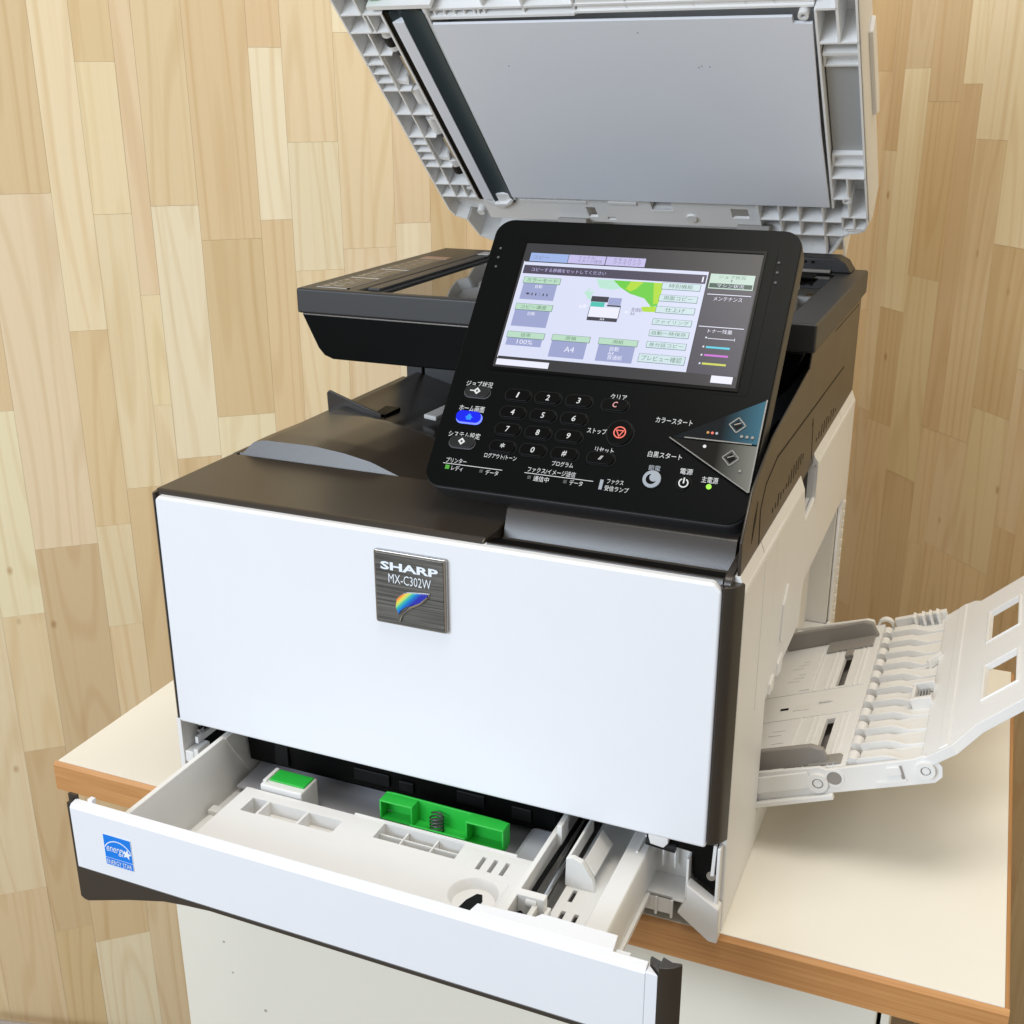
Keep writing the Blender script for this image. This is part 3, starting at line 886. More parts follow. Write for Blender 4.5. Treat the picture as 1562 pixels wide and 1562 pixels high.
# paper stopper fin
fin = MB()
fin.prism([(-0.0040, 0.2500), (-0.0048, 0.2715), (-0.0020, 0.2742), (0.0035, 0.2722), (0.0370, 0.2612), (0.0500, 0.2575), (0.0500, 0.2500)], 'y', 0.2430, 0.2455)
fin.build('paper_stopper', M_BROWN, tray, bevel=0.0008)
zs_ = tray_z(0.042, 0.262)
MB().box(0.0330, 0.0520, 0.2470, 0.2750, zs_ - 0.004, zs_ + 0.0007, 0.0003).build('stopper_slot', M_DARK, tray)
MB().hexa([(0.082, 0.262, 0.2520), (0.096, 0.258, 0.2520), (0.102, 0.288, 0.2520), (0.088, 0.292, 0.2520),
           (0.082, 0.262, 0.2560), (0.096, 0.258, 0.2560), (0.102, 0.288, 0.2580), (0.088, 0.292, 0.2580)], 0.001).build('eject_lever', M_WHITE, tray)

# ------------------------------------------------------------------ control panel
PT = math.radians(50.3)
PF = frame((0.19562, 0.03596, 0.27486), PT)
PW, PH = 0.22038, 0.2116
cp = MB(PF)
cp.prism(rrect(0.0006, PW - 0.0006, 0.0006, PH - 0.0006, 0.0135, 7), 'z', -0.0185, -0.0006)
panel = cp.build('control_panel', M_CHAR, pr, bevel=0.0022)
MB(PF).prism(rrect(0.0010, PW - 0.0010, 0.0016, PH - 0.0010, 0.0130, 7), 'z', -0.0012, 0.0).build('face_plate', M_BLACK, panel, bevel=0.0007)
# lower lip of the housing
MB(PF).hexa([(0.006, 0.0020, -0.0180), (PW - 0.012, 0.0020, -0.0180), (PW - 0.012, 0.05, -0.0250), (0.006, 0.05, -0.0250),
             (0.006, 0.0030, -0.0150), (PW - 0.012, 0.0030, -0.0150), (PW - 0.012, 0.05, -0.0150), (0.006, 0.05, -0.0150)]).build('housing_back', M_CHAR, panel)
MB(PF).box(0.05, 0.16, 0.04, 0.13, -0.050, -0.024).build('panel_mount', M_CHAR, panel)
# raised lens frame and thin highlight grooves
def frame_strip(u0, u1, v0, v1, t, w0, w1, name, m):
    b = MB(PF)
    b.box(u0, u1, v1 - t, v1, w0, w1); b.box(u0, u1, v0, v0 + t, w0, w1)
    b.box(u0, u0 + t, v0 + t, v1 - t, w0, w1); b.box(u1 - t, u1, v0 + t, v1 - t, w0, w1)
    return b.build(name, m, panel)
frame_strip(0.0262, 0.1982, 0.0905, 0.1935, 0.0018, 0.0001, 0.0012, 'lens_frame', M_KEY)
MB(PF).prism(rrect(0.0195, 0.2050, 0.0880, 0.2000, 0.004, 4), 'z', -0.0003, 0.0002).build('lens', M_BLACK, panel, bevel=0.0002)
# display layers
def lay(name, m, rects, w):
    b = MB(PF)
    for r in rects:
        b.box(r[0], r[1], r[2], r[3], w - 0.00008, w)
    return b.build(name, m, panel)
lay('display', E_BG, [(0.0280, 0.1962, 0.0930, 0.1915)], 0.0004)
lay('display_sidebar', E_BG2, [(0.1630, 0.1955, 0.1010, 0.1640)], 0.00055)
lay('display_window', E_WIN, [(0.0300, 0.1625, 0.1013, 0.1762)], 0.00055)
lay('display_header', E_HDR, [(0.0308, 0.1618, 0.1668, 0.1736)], 0.0007)
lay('display_tab', E_TABB, [(0.0333, 0.0616, 0.1769, 0.1836)], 0.0007)
lay('display_tab', E_TAB, [(0.0620, 0.0890, 0.1769, 0.1836), (0.0896, 0.1176, 0.1769, 0.1836)], 0.0007)
lay('display_tile', E_BOX, [(0.0338, 0.0590, 0.1463, 0.1592), (0.0330, 0.0590, 0.1250, 0.1380), (0.0330, 0.0590, 0.1100, 0.1160), (0.0660, 0.0914, 0.1038, 0.1165), (0.0996, 0.1250, 0.1038, 0.1165)], 0.0007)
TOPB = [(0.0334, 0.0605, 0.1592, 0.1638), (0.0330, 0.0600, 0.1380, 0.1425), (0.0326, 0.0598, 0.1160, 0.1204), (0.0657, 0.0926, 0.1164, 0.1206), (0.0992, 0.1260, 0.1164, 0.1208)]
RB = [(0.1333, 0.1592, 0.1610, 0.1658), (0.1333, 0.1590, 0.1519, 0.1564), (0.1330, 0.1590, 0.1431, 0.1476), (0.1327, 0.1588, 0.1341, 0.1383), (0.1324, 0.1588, 0.1254, 0.1297), (0.1324, 0.1587, 0.1168, 0.1211), (0.1292, 0.1600, 0.1059, 0.1117)]
g_ = MB(PF)
g_.prism([(0.0985, 0.1655), (0.1330, 0.1655), (0.1330, 0.1480), (0.1290, 0.1470), (0.1230, 0.1530), (0.1120, 0.1560), (0.1050, 0.1600)], 'z', 0.0006, 0.00068)
g_.build('display_leaf', E_LEAF1, panel)
MB(PF).prism([(0.1110, 0.1655), (0.1200, 0.1655), (0.1160, 0.1600), (0.1120, 0.1575), (0.1085, 0.1595)], 'z', 0.00062, 0.00072).prism([(0.1270, 0.1655), (0.1340, 0.1655), (0.1335, 0.1500), (0.1300, 0.1490)], 'z', 0.00062, 0.00072).prism([(0.1225, 0.1465), (0.1335, 0.1475), (0.1335, 0.1432), (0.1240, 0.1430)], 'z', 0.00062, 0.00072).build('display_leaf', E_LEAF2, panel)
MB(PF).prism([(0.0860, 0.1655), (0.1000, 0.1655), (0.1060, 0.1600), (0.0990, 0.1580), (0.0900, 0.1590)], 'z', 0.00058, 0.00066).prism([(0.0800, 0.1545), (0.0840, 0.1590), (0.0830, 0.1550), (0.0870, 0.1560), (0.0850, 0.1520), (0.0875, 0.1490), (0.0835, 0.1500)], 'z', 0.00058, 0.00066).build('display_leaf', E_LEAF3, panel)
lay('display_tile_rim', E_BTNR, [(a - 0.0003, b + 0.0003, c_ - 0.0003, d_ + 0.0003) for a, b, c_, d_ in TOPB + RB], 0.00085)
lay('display_key', E_BTN, TOPB, 0.0010)
lay('display_key', E_BTNL, RB, 0.0010)
lay('display_icon', E_TXTD, [(0.0862, 0.0985, 0.1480, 0.1522), (0.0985, 0.1082, 0.1450, 0.1462), (0.0866, 0.1080, 0.1335, 0.1362), (0.0865, 0.0869, 0.1362, 0.1440), (0.1080, 0.1084, 0.1362, 0.1450)], 0.00085)
lay('display_icon', E_BOX, [(0.0988, 0.1078, 0.1464, 0.1518)], 0.00085)
lay('display_icon', E_TEAL, [(0.0866, 0.0965, 0.1442, 0.1478)], 0.00080)
lay('display_icon', E_WHITE, [(0.0869, 0.1080, 0.1364, 0.1440), (0.0790, 0.0808, 0.1425, 0.1445), (0.0816, 0.0838, 0.1428, 0.1452), (0.1120, 0.1140, 0.1408, 0.1425)], 0.00080)
lay('display_status', E_MINT, [(0.1642, 0.1938, 0.1638, 0.1750)], 0.0007)
lay('display_status', E_DKG, [(0.1648, 0.1932, 0.1645, 0.1678)], 0.00085)
lay('display_line', E_WHITE, [(0.1648, 0.1938, 0.15915, 0.15965), (0.1640, 0.1938, 0.1350, 0.1355), (0.1718, 0.1888, 0.1266, 0.1270), (0.1890, 0.1894, 0.1260, 0.1280), (0.0298, 0.0302, 0.1000, 0.1765), (0.1700, 0.1712, 0.1268, 0.1278), (0.1696, 0.1706, 0.1200, 0.1212), (0.1696, 0.1706, 0.1140, 0.1152), (0.1696, 0.1706, 0.1078, 0.1090)], 0.00085)
lay('display_toner', E_CYAN, [(0.1718, 0.1874, 0.1198, 0.1212)], 0.0007)
lay('display_toner', E_MAG, [(0.1718, 0.1874, 0.1140, 0.1154)], 0.0007)
lay('display_toner', E_YEL, [(0.1716, 0.1872, 0.1078, 0.1092)], 0.0007)
lay('display_slot', E_WHITE, [(0.0300, 0.0684, 0.0945, 0.0990), (0.1795, 0.1934, 0.0955, 0.1006)], 0.0007)

def ptext(s, u0, u1, v, h, m=M_INK, w=0.0003, shear=0.0, bold=0.0, name='lettering'):
    return text(name, s, PF, u0, u1, v - h / 2, v + h / 2, w, m, panel, shear, bold)
# display wording
ptext('コピー', 0.0355, 0.0480, 0.1802, 0.0030, E_TXTV, 0.0009)
ptext('ファクス/\nイメージ送信', 0.0690, 0.0870, 0.1803, 0.0052, E_TXTV, 0.0009)
ptext('ドキュメント\nファイリング', 0.0950, 0.1150, 0.1803, 0.0052, E_TXTV, 0.0009)
ptext('コピーする原稿をセットしてください', 0.0370, 0.0920, 0.1702, 0.0030, E_TAB, 0.0009)
ptext('1', 0.1592, 0.1602, 0.1700, 0.0042, E_WHITE, 0.0009)
ptext('カラーモード', 0.0360, 0.0585, 0.1615, 0.0031, E_TXT, 0.0012)
ptext('自動', 0.0432, 0.0485, 0.1567, 0.0028, E_WHITE, 0.0009)
ptext('コピー濃度', 0.0368, 0.0560, 0.1402, 0.0030, E_TXT, 0.0012)
ptext('自動', 0.0432, 0.0485, 0.1352, 0.0028, E_WHITE, 0.0009)
ptext('倍率', 0.0425, 0.0500, 0.1182, 0.0029, E_TXT, 0.0012)
ptext('100%', 0.0410, 0.0525, 0.1130, 0.0034, E_WHITE, 0.0009)
ptext('原稿', 0.0755, 0.0830, 0.1185, 0.0029, E_TXT, 0.0012)
ptext('A4', 0.0765, 0.0835, 0.1102, 0.0040, E_WHITE, 0.0009)
ptext('用紙', 0.1090, 0.1165, 0.1186, 0.0029, E_TXT, 0.0012)
ptext('自動\nA4\n普通紙', 0.1075, 0.1180, 0.1102, 0.0098, E_WHITE, 0.0009)
ptext('■|▮▮▯▮▮', 0.0380, 0.0540, 0.1505, 0.0020, E_TXTD, 0.0009)
ptext('A4', 0.0958, 0.0990, 0.1348, 0.0018, E_WHITE, 0.0010)
ptext('普通紙\nA4', 0.1160, 0.1235, 0.1425, 0.0060, E_TXTV, 0.0009)
for s, (a, b, c_, d_) in zip(['特別機能', '両面コピー', '仕上げ', 'ファイリング', '自動一時保存', '身分証コピー', 'プレビュー確認'], RB):
    k = {'特別機能': 0.18, '仕上げ': 0.24, '両面コピー': 0.12}.get(s, 0.06)
    ptext(s, a + (b - a) * k, b - (b - a) * k, (c_ + d_) / 2, (d_ - c_) * 0.68, E_TXT, 0.0012)
ptext('ジョブ状況', 0.1700, 0.1880, 0.1728, 0.0026, E_TXT, 0.0009)
MB(PF).prism([(0.1784, 0.1702), (0.1790, 0.1710), (0.1796, 0.1702)], 'z', 0.00085, 0.0009).prism([(0.1784, 0.1698), (0.1790, 0.1690), (0.1796, 0.1698)], 'z', 0.00085, 0.0009).build('display_arrow', E_TXTD, panel)
ptext('マシン状況', 0.1700, 0.1880, 0.1661, 0.0026, E_WHITE, 0.0010)
ptext('メンテナンス', 0.1697, 0.1887, 0.1562, 0.0030, E_WHITE, 0.0009)
ptext('トナー残量', 0.1708, 0.1868, 0.1322, 0.0030, E_WHITE, 0.0009)

# keypad
def key(cu, cv, w, h, m=M_KEY, top=0.0016):
    return MB(PF).prism(rrect(cu - w / 2, cu + w / 2, cv - h / 2, cv + h / 2, h * 0.49, 6), 'z', 0.0001, top).build('key', m, panel, bevel=0.0005)
M_KEYRIM = mat('key_rim', (0.09, 0.09, 0.095), 0.4, 0.2)
M_KEY2 = mat('key_dark', (0.010, 0.0105, 0.011), 0.4, 0.3)
M_BEZ = mat('bezel_black', (0.009, 0.010, 0.010), 0.35, 0.15)
def bezel(cu, cv, w, h, m=M_BEZ):
    return MB(PF).prism(rrect(cu - w / 2, cu + w / 2, cv - h / 2, cv + h / 2, h * 0.49, 6), 'z', 0.0, 0.0004).build('key_bezel', m, panel)
for s, u_, v_ in (('1', 0.0528, 0.0728), ('2', 0.0743, 0.0730), ('3', 0.0962, 0.0731), ('4', 0.0524, 0.0600), ('5', 0.0741, 0.0600), ('6', 0.0959, 0.0601),
                  ('7', 0.0521, 0.0474), ('8', 0.0738, 0.0474), ('9', 0.0955, 0.0474), ('*', 0.0518, 0.0346), ('0', 0.0735, 0.0347), ('#', 0.0956, 0.0347)):
    bezel(u_, v_, 0.0200, 0.0098)
    key(u_, v_, 0.0182, 0.0082)
    wd = 0.0026 if s != '1' else 0.0020
    if s in '*#':
        wd = 0.0034
    ptext(s, u_ - wd / 2, u_ + wd / 2, v_ + (0.0006 if s == '*' else 0), 0.0040 if s != '*' else 0.0034, M_INK, 0.0018, shear=0.15, bold=0.006)
bezel(0.1213, 0.0728, 0.0200, 0.0098); key(0.1213, 0.0728, 0.0182, 0.0082)
ptext('C', 0.1198, 0.1230, 0.0730, 0.0040, mat('key_pink', (0.75, 0.36, 0.34), 0.5), 0.0018, shear=0.15, bold=0.006)
bezel(0.1290, 0.0538, 0.0190, 0.0190); key(0.1290, 0.0538, 0.0170, 0.0170)
MB(PF).ring((0.1290, 0.0538, 0.0016), (0.1290, 0.0538, 0.0019), 0.0034, 0.0042, 28).build('stop_icon', M_RED, panel)
sb = MB(PF)
tri = [(0.1290 + 0.0034 * math.cos(math.radians(a)), 0.0538 + 0.0034 * math.sin(math.radians(a))) for a in (150, 30, 270)]
tri2 = [(0.1290 + 0.0021 * math.cos(math.radians(a)), 0.0538 + 0.0021 * math.sin(math.radians(a))) for a in (150, 30, 270)]
for i in range(3):
    j = (i + 1) % 3
    sb.prism([tri[i], tri[j], tri2[j], tri2[i]], 'z', 0.0016, 0.0019)
sb.build('stop_icon', M_RED, panel)
bezel(0.1204, 0.0348, 0.0200, 0.0098); key(0.1204, 0.0348, 0.0182, 0.0082)
MB(PF).prism([(0.1190, 0.0335), (0.1195, 0.0335), (0.1212, 0.0363), (0.1207, 0.0363)], 'z', 0.0016, 0.00185).prism([(0.1200, 0.0335), (0.1205, 0.0335), (0.1222, 0.0363), (0.1217, 0.0363)], 'z', 0.0016, 0.00185).build('reset_icon', M_INK, panel)
for (s, u0, u1, v_, ku, kv, lit) in (('ジョブ状況', 0.0126, 0.0322, 0.0785, 0.0226, 0.0722, 0), ('ホーム画面', 0.0125, 0.0312, 0.0597, 0.0221, 0.0530, 1), ('システム設定', 0.0103, 0.0336, 0.0400, 0.0219, 0.0342, 0)):
    ptext(s, u0, u1, v_, 0.0044, M_INK, bold=0.002)
    if lit:
        MB(PF).prism(rrect(ku - 0.0098, ku + 0.0094, kv - 0.0047, kv + 0.0040, 0.0042, 6), 'z', 0.0, 0.0005).build('key_bezel', E_HOMER, panel)
        MB(PF).prism(rrect(ku - 0.0098, ku + 0.0084, kv - 0.0036, kv + 0.0045, 0.0040, 6), 'z', 0.0001, 0.0014).build('key', E_HOME, panel)
        MB(PF).prism([(ku - 0.0028, kv - 0.0004), (ku, kv + 0.0026), (ku + 0.0028, kv - 0.0004), (ku + 0.0018, kv - 0.0004), (ku + 0.0018, kv - 0.0020), (ku - 0.0018, kv - 0.0020), (ku - 0.0018, kv - 0.0004)], 'z', 0.0014, 0.0016).build('home_icon', E_HOMEI, panel)
    else:
        bezel(ku, kv, 0.0196, 0.0090, M_KEYRIM); key(ku, kv + 0.0005, 0.0186, 0.0082, M_KEY2)
        MB(PF).prism([(ku - 0.0026, kv + 0.0005), (ku, kv + 0.0031), (ku + 0.0026, kv + 0.0005), (ku, kv - 0.0021)], 'z', 0.0016, 0.0018).build('key_icon', M_INK, panel)
        MB(PF).prism([(ku - 0.0010, kv + 0.0005), (ku, kv + 0.0016), (ku + 0.0010, kv + 0.0005), (ku, kv - 0.0006)], 'z', 0.0018, 0.0019).build('key_icon', M_INKG, panel)
        if 'ジョブ' in s:
            MB(PF).box(ku - 0.0052, ku - 0.0018, kv + 0.0001, kv + 0.0009, 0.0016, 0.00185).build('key_icon', M_INK, panel)
ptext('ログアウト/トーン', 0.0403, 0.0634, 0.0276, 0.0036, bold=0.0)
ptext('プログラム', 0.0885, 0.1032, 0.0277, 0.0036, bold=0.0)
ptext('プリンター', 0.0140, 0.0290, 0.0209, 0.0036, bold=0.0)
ptext('レディ', 0.0194, 0.0277, 0.0155, 0.0036, bold=0.0)
ptext('データ', 0.0444, 0.0535, 0.0156, 0.0036, bold=0.0)
ptext('ファクス/イメージ送信', 0.0731, 0.1064, 0.0214, 0.0038, bold=0.0)
ptext('通信中', 0.0786, 0.0893, 0.0156, 0.0038, bold=0.0)
ptext('データ', 0.1036, 0.1125, 0.0160, 0.0036, bold=0.0)
ptext('ファクス', 0.1281, 0.1390, 0.0201, 0.0034, bold=0.0)
ptext('受信ランプ', 0.1274, 0.1434, 0.0154, 0.0036, bold=0.0)
ptext('クリア', 0.1166, 0.1276, 0.0790, 0.0042, bold=0.0)
ptext('ストップ', 0.1066, 0.1198, 0.0536, 0.0040, bold=0.0)
ptext('リセット', 0.1150, 0.1276, 0.0407, 0.0042, bold=0.0)
ptext('カラースタート', 0.1502, 0.1742, 0.0662, 0.0040, bold=0.0)
ptext('白黒スタート', 0.1503, 0.1724, 0.0421, 0.0042, bold=0.0)
ptext('節電', 0.1527, 0.1604, 0.0329, 0.0036, M_MOON, bold=0.003)
ptext('電源', 0.1732, 0.1812, 0.0331, 0.0040, bold=0.003)
ptext('主電源', 0.1876, 0.1980, 0.0293, 0.0042, bold=0.002)
lay('rule', M_INK, [(0.0124, 0.0557, 0.0181, 0.0185), (0.0715, 0.1190, 0.0185, 0.0189)], 0.0003)
lay('lamp', E_LEDG, [(0.0148, 0.0178, 0.0142, 0.0172)], 0.0005)
lay('lamp', M_INKG, [(0.0400, 0.0424, 0.0146, 0.0168), (0.0744, 0.0768, 0.0146, 0.0170), (0.0993, 0.1017, 0.0148, 0.0172)], 0.0005)
lay('lamp', M_MOON, [(0.1236, 0.1258, 0.0138, 0.0206)], 0.0005)
MB(PF).prism(disc(0.1930, 0.0249, 0.0017), 'z', 0.0001, 0.0006).build('power_lamp', E_LED, panel)
MB(PF).prism(disc(0.1566, 0.0250, 0.0060), 'z', 0.0001, 0.0014).build('key', M_MOON, panel, bevel=0.0005)
cres = [(0.1563 + 0.0034 * math.cos(math.radians(99.2 + k * 243.4 / 18)), 0.0248 + 0.0034 * math.sin(math.radians(99.2 + k * 243.4 / 18))) for k in range(19)]
cres += [(0.1578 + 0.0029 * math.cos(math.radians(307.1 - k * 172.4 / 12)), 0.0261 + 0.0029 * math.sin(math.radians(307.1 - k * 172.4 / 12))) for k in range(1, 12)]
MB(PF).prism(cres, 'z', 0.0014, 0.0016).build('moon_icon', M_KEY, panel)
bezel(0.1772, 0.0250, 0.0100, 0.0100); key(0.1772, 0.0250, 0.0088, 0.0088)
pi_ = MB(PF)
for k in range(22):
    a0 = math.radians(118 + k * 304 / 22); a1 = math.radians(118 + (k + 1) * 304 / 22)
    P_ = lambda r, a: (0.1772 + r * math.cos(a), 0.0248 + r * math.sin(a))
    pi_.prism([P_(0.0024, a0), P_(0.0032, a0), P_(0.0032, a1), P_(0.0024, a1)], 'z', 0.0016, 0.0018)
pi_.box(0.17675, 0.17765, 0.0245, 0.0284, 0.0016, 0.0018)
pi_.build('power_icon', M_INK, panel)
# triangular start keys: dark tip, blue and bronze ends; the ramp paints in a reflection
def lerp(a, b, t):
    return (a[0] + (b[0] - a[0]) * t, a[1] + (b[1] - a[1]) * t)
tip, top, bot, mid = (0.1620, 0.0543), (0.2178, 0.0864), (0.2178, 0.0236), (0.2178, 0.0550)
def start_mat(name, c_end, c_tip, metal):
    m = bpy.data.materials.new(name)
    m.use_nodes = True
    nt = m.node_tree
    b = nt.nodes['Principled BSDF']
    b.inputs['Metallic'].default_value = metal
    b.inputs['Roughness'].default_value = 0.45
    b.inputs['Specular IOR Level'].default_value = 0.15
    tc = nt.nodes.new('ShaderNodeTexCoord')
    sp_ = nt.nodes.new('ShaderNodeSeparateXYZ')
    nt.links.new(tc.outputs['Object'], sp_.inputs[0])
    cr = nt.nodes.new('ShaderNodeValToRGB')
    mr = nt.nodes.new('ShaderNodeMapRange')
    mr.inputs['From Min'].default_value = 0.1956 + 0.190; mr.inputs['From Max'].default_value = 0.1956 + 0.2178
    nt.links.new(sp_.outputs['X'], mr.inputs[0])
    cr.color_ramp.elements[0].position = 0.12; cr.color_ramp.elements[0].color = (*c_tip, 1)
    cr.color_ramp.elements[1].position = 1.0; cr.color_ramp.elements[1].color = (*c_end, 1)
    nt.links.new(mr.outputs[0], cr.inputs[0])
    nt.links.new(cr.outputs[0], b.inputs['Base Color'])
    return m
M_SB = start_mat('start_key_blue_sheen', (0.035, 0.11, 0.155), (0.003, 0.005, 0.007), 0.2)
M_SG = start_mat('start_key_bronze_sheen', (0.16, 0.16, 0.14), (0.005, 0.005, 0.004), 0.2)
kb = MB(PF).prism([lerp(tip, top, 0.04), lerp(top, tip, 0.0), (0.2178, 0.0556), lerp(tip, mid, 0.05)], 'z', 0.0002, 0.0018).build('start_key', M_SB, panel, bevel=0.0004)
kg = MB(PF).prism([lerp(tip, mid, 0.05), (0.2178, 0.0546), bot, lerp(tip, bot, 0.03)], 'z', 0.0002, 0.0018).build('start_key', M_SG, panel, bevel=0.0004)
def strip(p, q, t, w, name, m):
    L_ = math.hypot(q[0] - p[0], q[1] - p[1]); nx, ny = -(q[1] - p[1]) / L_ * t, (q[0] - p[0]) / L_ * t
    return MB(PF).prism([(p[0] - nx, p[1] - ny), (q[0] - nx, q[1] - ny), (q[0] + nx, q[1] + ny), (p[0] + nx, p[1] + ny)], 'z', w - 0.0003, w).build(name, m, panel)
strip(tip, bot, 0.00035, 0.0021, 'key_trim', M_TRIM)
strip((0.1715, 0.0553), (0.2142, 0.0553), 0.00040, 0.0023, 'key_trim', M_TRIM)
strip((0.2180, 0.0236), (0.2180, 0.0864), 0.00045, 0.0022, 'key_trim', M_TRIM)
for cu, cv in ((0.2030, 0.0672), (0.2030, 0.0448)):
    e = MB(PF)
    a = 0.0052
    for p, q in (((-a, 0), (0, a)), ((0, a), (a, 0)), ((a, 0), (0, -a)), ((0, -a), (-a, 0))):
        L_ = math.hypot(q[0] - p[0], q[1] - p[1]); nx, ny = -(q[1] - p[1]) / L_ * 0.0004, (q[0] - p[0]) / L_ * 0.0004
        e.prism([(cu + p[0] - nx, cv + p[1] - ny), (cu + q[0] - nx, cv + q[1] - ny), (cu + q[0] + nx, cv + q[1] + ny), (cu + p[0] + nx, cv + p[1] + ny)], 'z', 0.0018, 0.0023)
    e.prism([(cu - 0.0022, cv - 0.0004), (cu - 0.0022, cv + 0.0004), (cu + 0.0018, cv + 0.0022), (cu + 0.0020, cv + 0.0014)], 'z', 0.0018, 0.0022)
    e.build('start_emblem', M_TRIM, panel)
    MB(PF).prism([(cu - 0.0034, cv), (cu, cv + 0.0034), (cu + 0.0034, cv), (cu, cv - 0.0034)], 'z', 0.0018, 0.0019).build('start_emblem', M_KEY, panel)
for cu, cv, m in ((0.1856, 0.0603, M_AMBER), (0.1884, 0.0603, M_RED), (0.1912, 0.0603, M_MOON)):
    MB(PF).prism(disc(cu, cv, 0.0009, 12), 'z', 0.0018, 0.0021).build('start_dot', m, panel)
MB(PF).prism(disc(0.1854, 0.0507, 0.0011, 14), 'z', 0.0018, 0.0021).build('start_dot', M_INK, panel)
for cu, cv in ((0.2070, 0.0598), (0.2104, 0.0597), (0.2138, 0.0597), (0.2104, 0.0368)):
    MB(PF).prism(disc(cu, cv, 0.0010, 12), 'z', 0.0018, 0.0026).build('touch_dot', M_TRIM, panel, smooth=True)
for cu in (0.0087, 0.2070):
    for k in range(3):
        MB(PF).prism(disc(cu + (0.0002 * k), 0.1860 - k * 0.0075, 0.0009, 12), 'z', 0.0, 0.0007).build('touch_dot', M_KEYRIM, panel, smooth=True)

# ------------------------------------------------------------------ document lid (opened, seen from below)
LF = frame((0.0, 0.4986, 0.40), math.radians(139))
outl = [(0.419, 0.385), (0.0, 0.385), (-0.0005, 0.014), (0.003, 0.003), (0.0145, -0.003), (0.0190, -0.031), (0.0340, -0.0405), (0.30, -0.041), (0.3650, -0.041), (0.3800, -0.039),
        (0.3872, -0.029), (0.3975, -0.0035), (0.4015, -0.0010), (0.4100, 0.0010), (0.4160, 0.0055), (0.4190, 0.0150)]
lb = MB(LF)
lb.prism(outl, 'z', -0.0340, -0.0310)
lid = lb.build('lid', M_LID, pr)
LW = 0.0011
lw = MB(LF)
for p, q in zip(outl, outl[1:] + outl[:1]):
    L_ = math.hypot(q[0] - p[0], q[1] - p[1]); nx, ny = -(q[1] - p[1]) / L_ * 0.0016, (q[0] - p[0]) / L_ * 0.0016
    lw.prism([p, q, (q[0] + nx, q[1] + ny), (p[0] + nx, p[1] + ny)], 'z', -0.0315, 0.0)
lw.build('lid_rim', M_LID, lid)
# outer shell with the document feeder behind it
MB(LF).prism([(0.4200, -0.0015), (0.4216, -0.0080), (0.4216, -0.0420), (0.4150, -0.0480), (0.4150, -0.0345), (0.4192, -0.0345), (0.4192, -0.0015)], 'y', 0.016, 0.385).build('lid_side', M_CREAM, lid, bevel=0.0012)
MB(LF).box(0.0, 0.4080, 0.020, 0.385, -0.0850, -0.0345, 0.004).build('feeder_cover', M_CREAM, lid)
MB(LF).prism([(0.225, -0.022), (0.228, -0.036), (0.140, -0.041), (0.120, -0.038), (0.130, -0.026)], 'x', 0.4214, 0.4250, 0.0010).build('lid_grip', M_CREAM, lid)
# ribs: two columns at the left
rb = MB(LF)
def vrib(x, v0, v1, t=0.0007, w=0.0, b=-0.0315):
    rb.box(x - t, x + t, v0, v1, b, w)
def hrib(x0, x1, v, t=0.0006, w=0.0, b=-0.0315):
    rb.box(x0, x1, v - t, v + t, b, w)
vrib(0.0214, 0.2785, 0.384)
vrib(0.0225, 0.2590, 0.2785)
vrib(0.0180, 0.2330, 0.2590); vrib(0.0175, 0.1260, 0.2330); vrib(0.0170, 0.0360, 0.1260)
vrib(0.0300, 0.0360, 0.0545); vrib(0.0265, 0.2600, 0.2785)
vrib(0.0399, 0.0330, 0.2800, t=0.0010)
for v in (0.2788, 0.2590, 0.2330, 0.1891, 0.1580, 0.1265, 0.0828, 0.0558, 0.0360, 0.3050, 0.3300, 0.3550):
    hrib(0.0005, 0.0300 if v in (0.2330, 0.1891, 0.1265, 0.0828) else 0.0400, v)
for v in (0.2218, 0.2104, 0.1994, 0.1159, 0.1055, 0.0942):
    hrib(0.0005, 0.0178, v)
# lower right grid
for x in (0.3215, 0.3405, 0.3584, 0.3797):
    vrib(x, -0.0040, 0.0375)
for x in (0.3797, 0.3960):
    vrib(x, -0.0400, -0.0040)
vrib(0.4030, 0.0240, 0.0790); vrib(0.3962, 0.0060, 0.0250); vrib(0.4065, 0.0060, 0.0240); vrib(0.3893, 0.0380, 0.2710, t=0.0009)
for a, b, v in ((0.3215, 0.3962, 0.0170), (0.3215, 0.4010, -0.0040), (0.3900, 0.4190, 0.0800), (0.3895, 0.4030, 0.0510), (0.3960, 0.4190, 0.0245), (0.3960, 0.4170, 0.0075), (0.4010, 0.4150, 0.0045)):
    hrib(a, b, v)
# upper right pockets
vrib(0.4045, 0.2385, 0.384, t=0.0010); hrib(0.3895, 0.4190, 0.2382, t=0.0008); hrib(0.3895, 0.4050, 0.2715, t=0.0010)
# long cross bar over the sheet
hrib(0.0800, 0.3880, 0.2785, t=0.0010, w=-0.004); hrib(0.0800, 0.2060, 0.2712, t=0.0012, w=-0.002)
hrib(0.2060, 0.3880, 0.2722, t=0.0010, w=-0.003)
for k in range(6):
    vrib(0.0862 + k * 0.0088, 0.2690, 0.2785, t=0.0006, w=-0.004)
vrib(0.1640, 0.2690, 0.3300, w=-0.004); vrib(0.2060, 0.2690, 0.3300, w=-0.004); vrib(0.1250, 0.2690, 0.2785, w=-0.004)
for x in (0.1300, 0.2480, 0.3000, 0.3390, 0.3600):
    vrib(x, 0.2690, 0.384, w=-0.005)
hrib(0.0300, 0.0880, 0.2860, t=0.0020)
rb.build('lid_ribs', M_LID, lid)
MB(LF).prism([(0.2080, 0.2700), (0.3880, 0.2735), (0.3880, 0.3100), (0.2900, 0.2960), (0.2080, 0.2830)], 'z', -0.0200, -0.0050).build('lid_web', M_LID, lid, bevel=0.001)
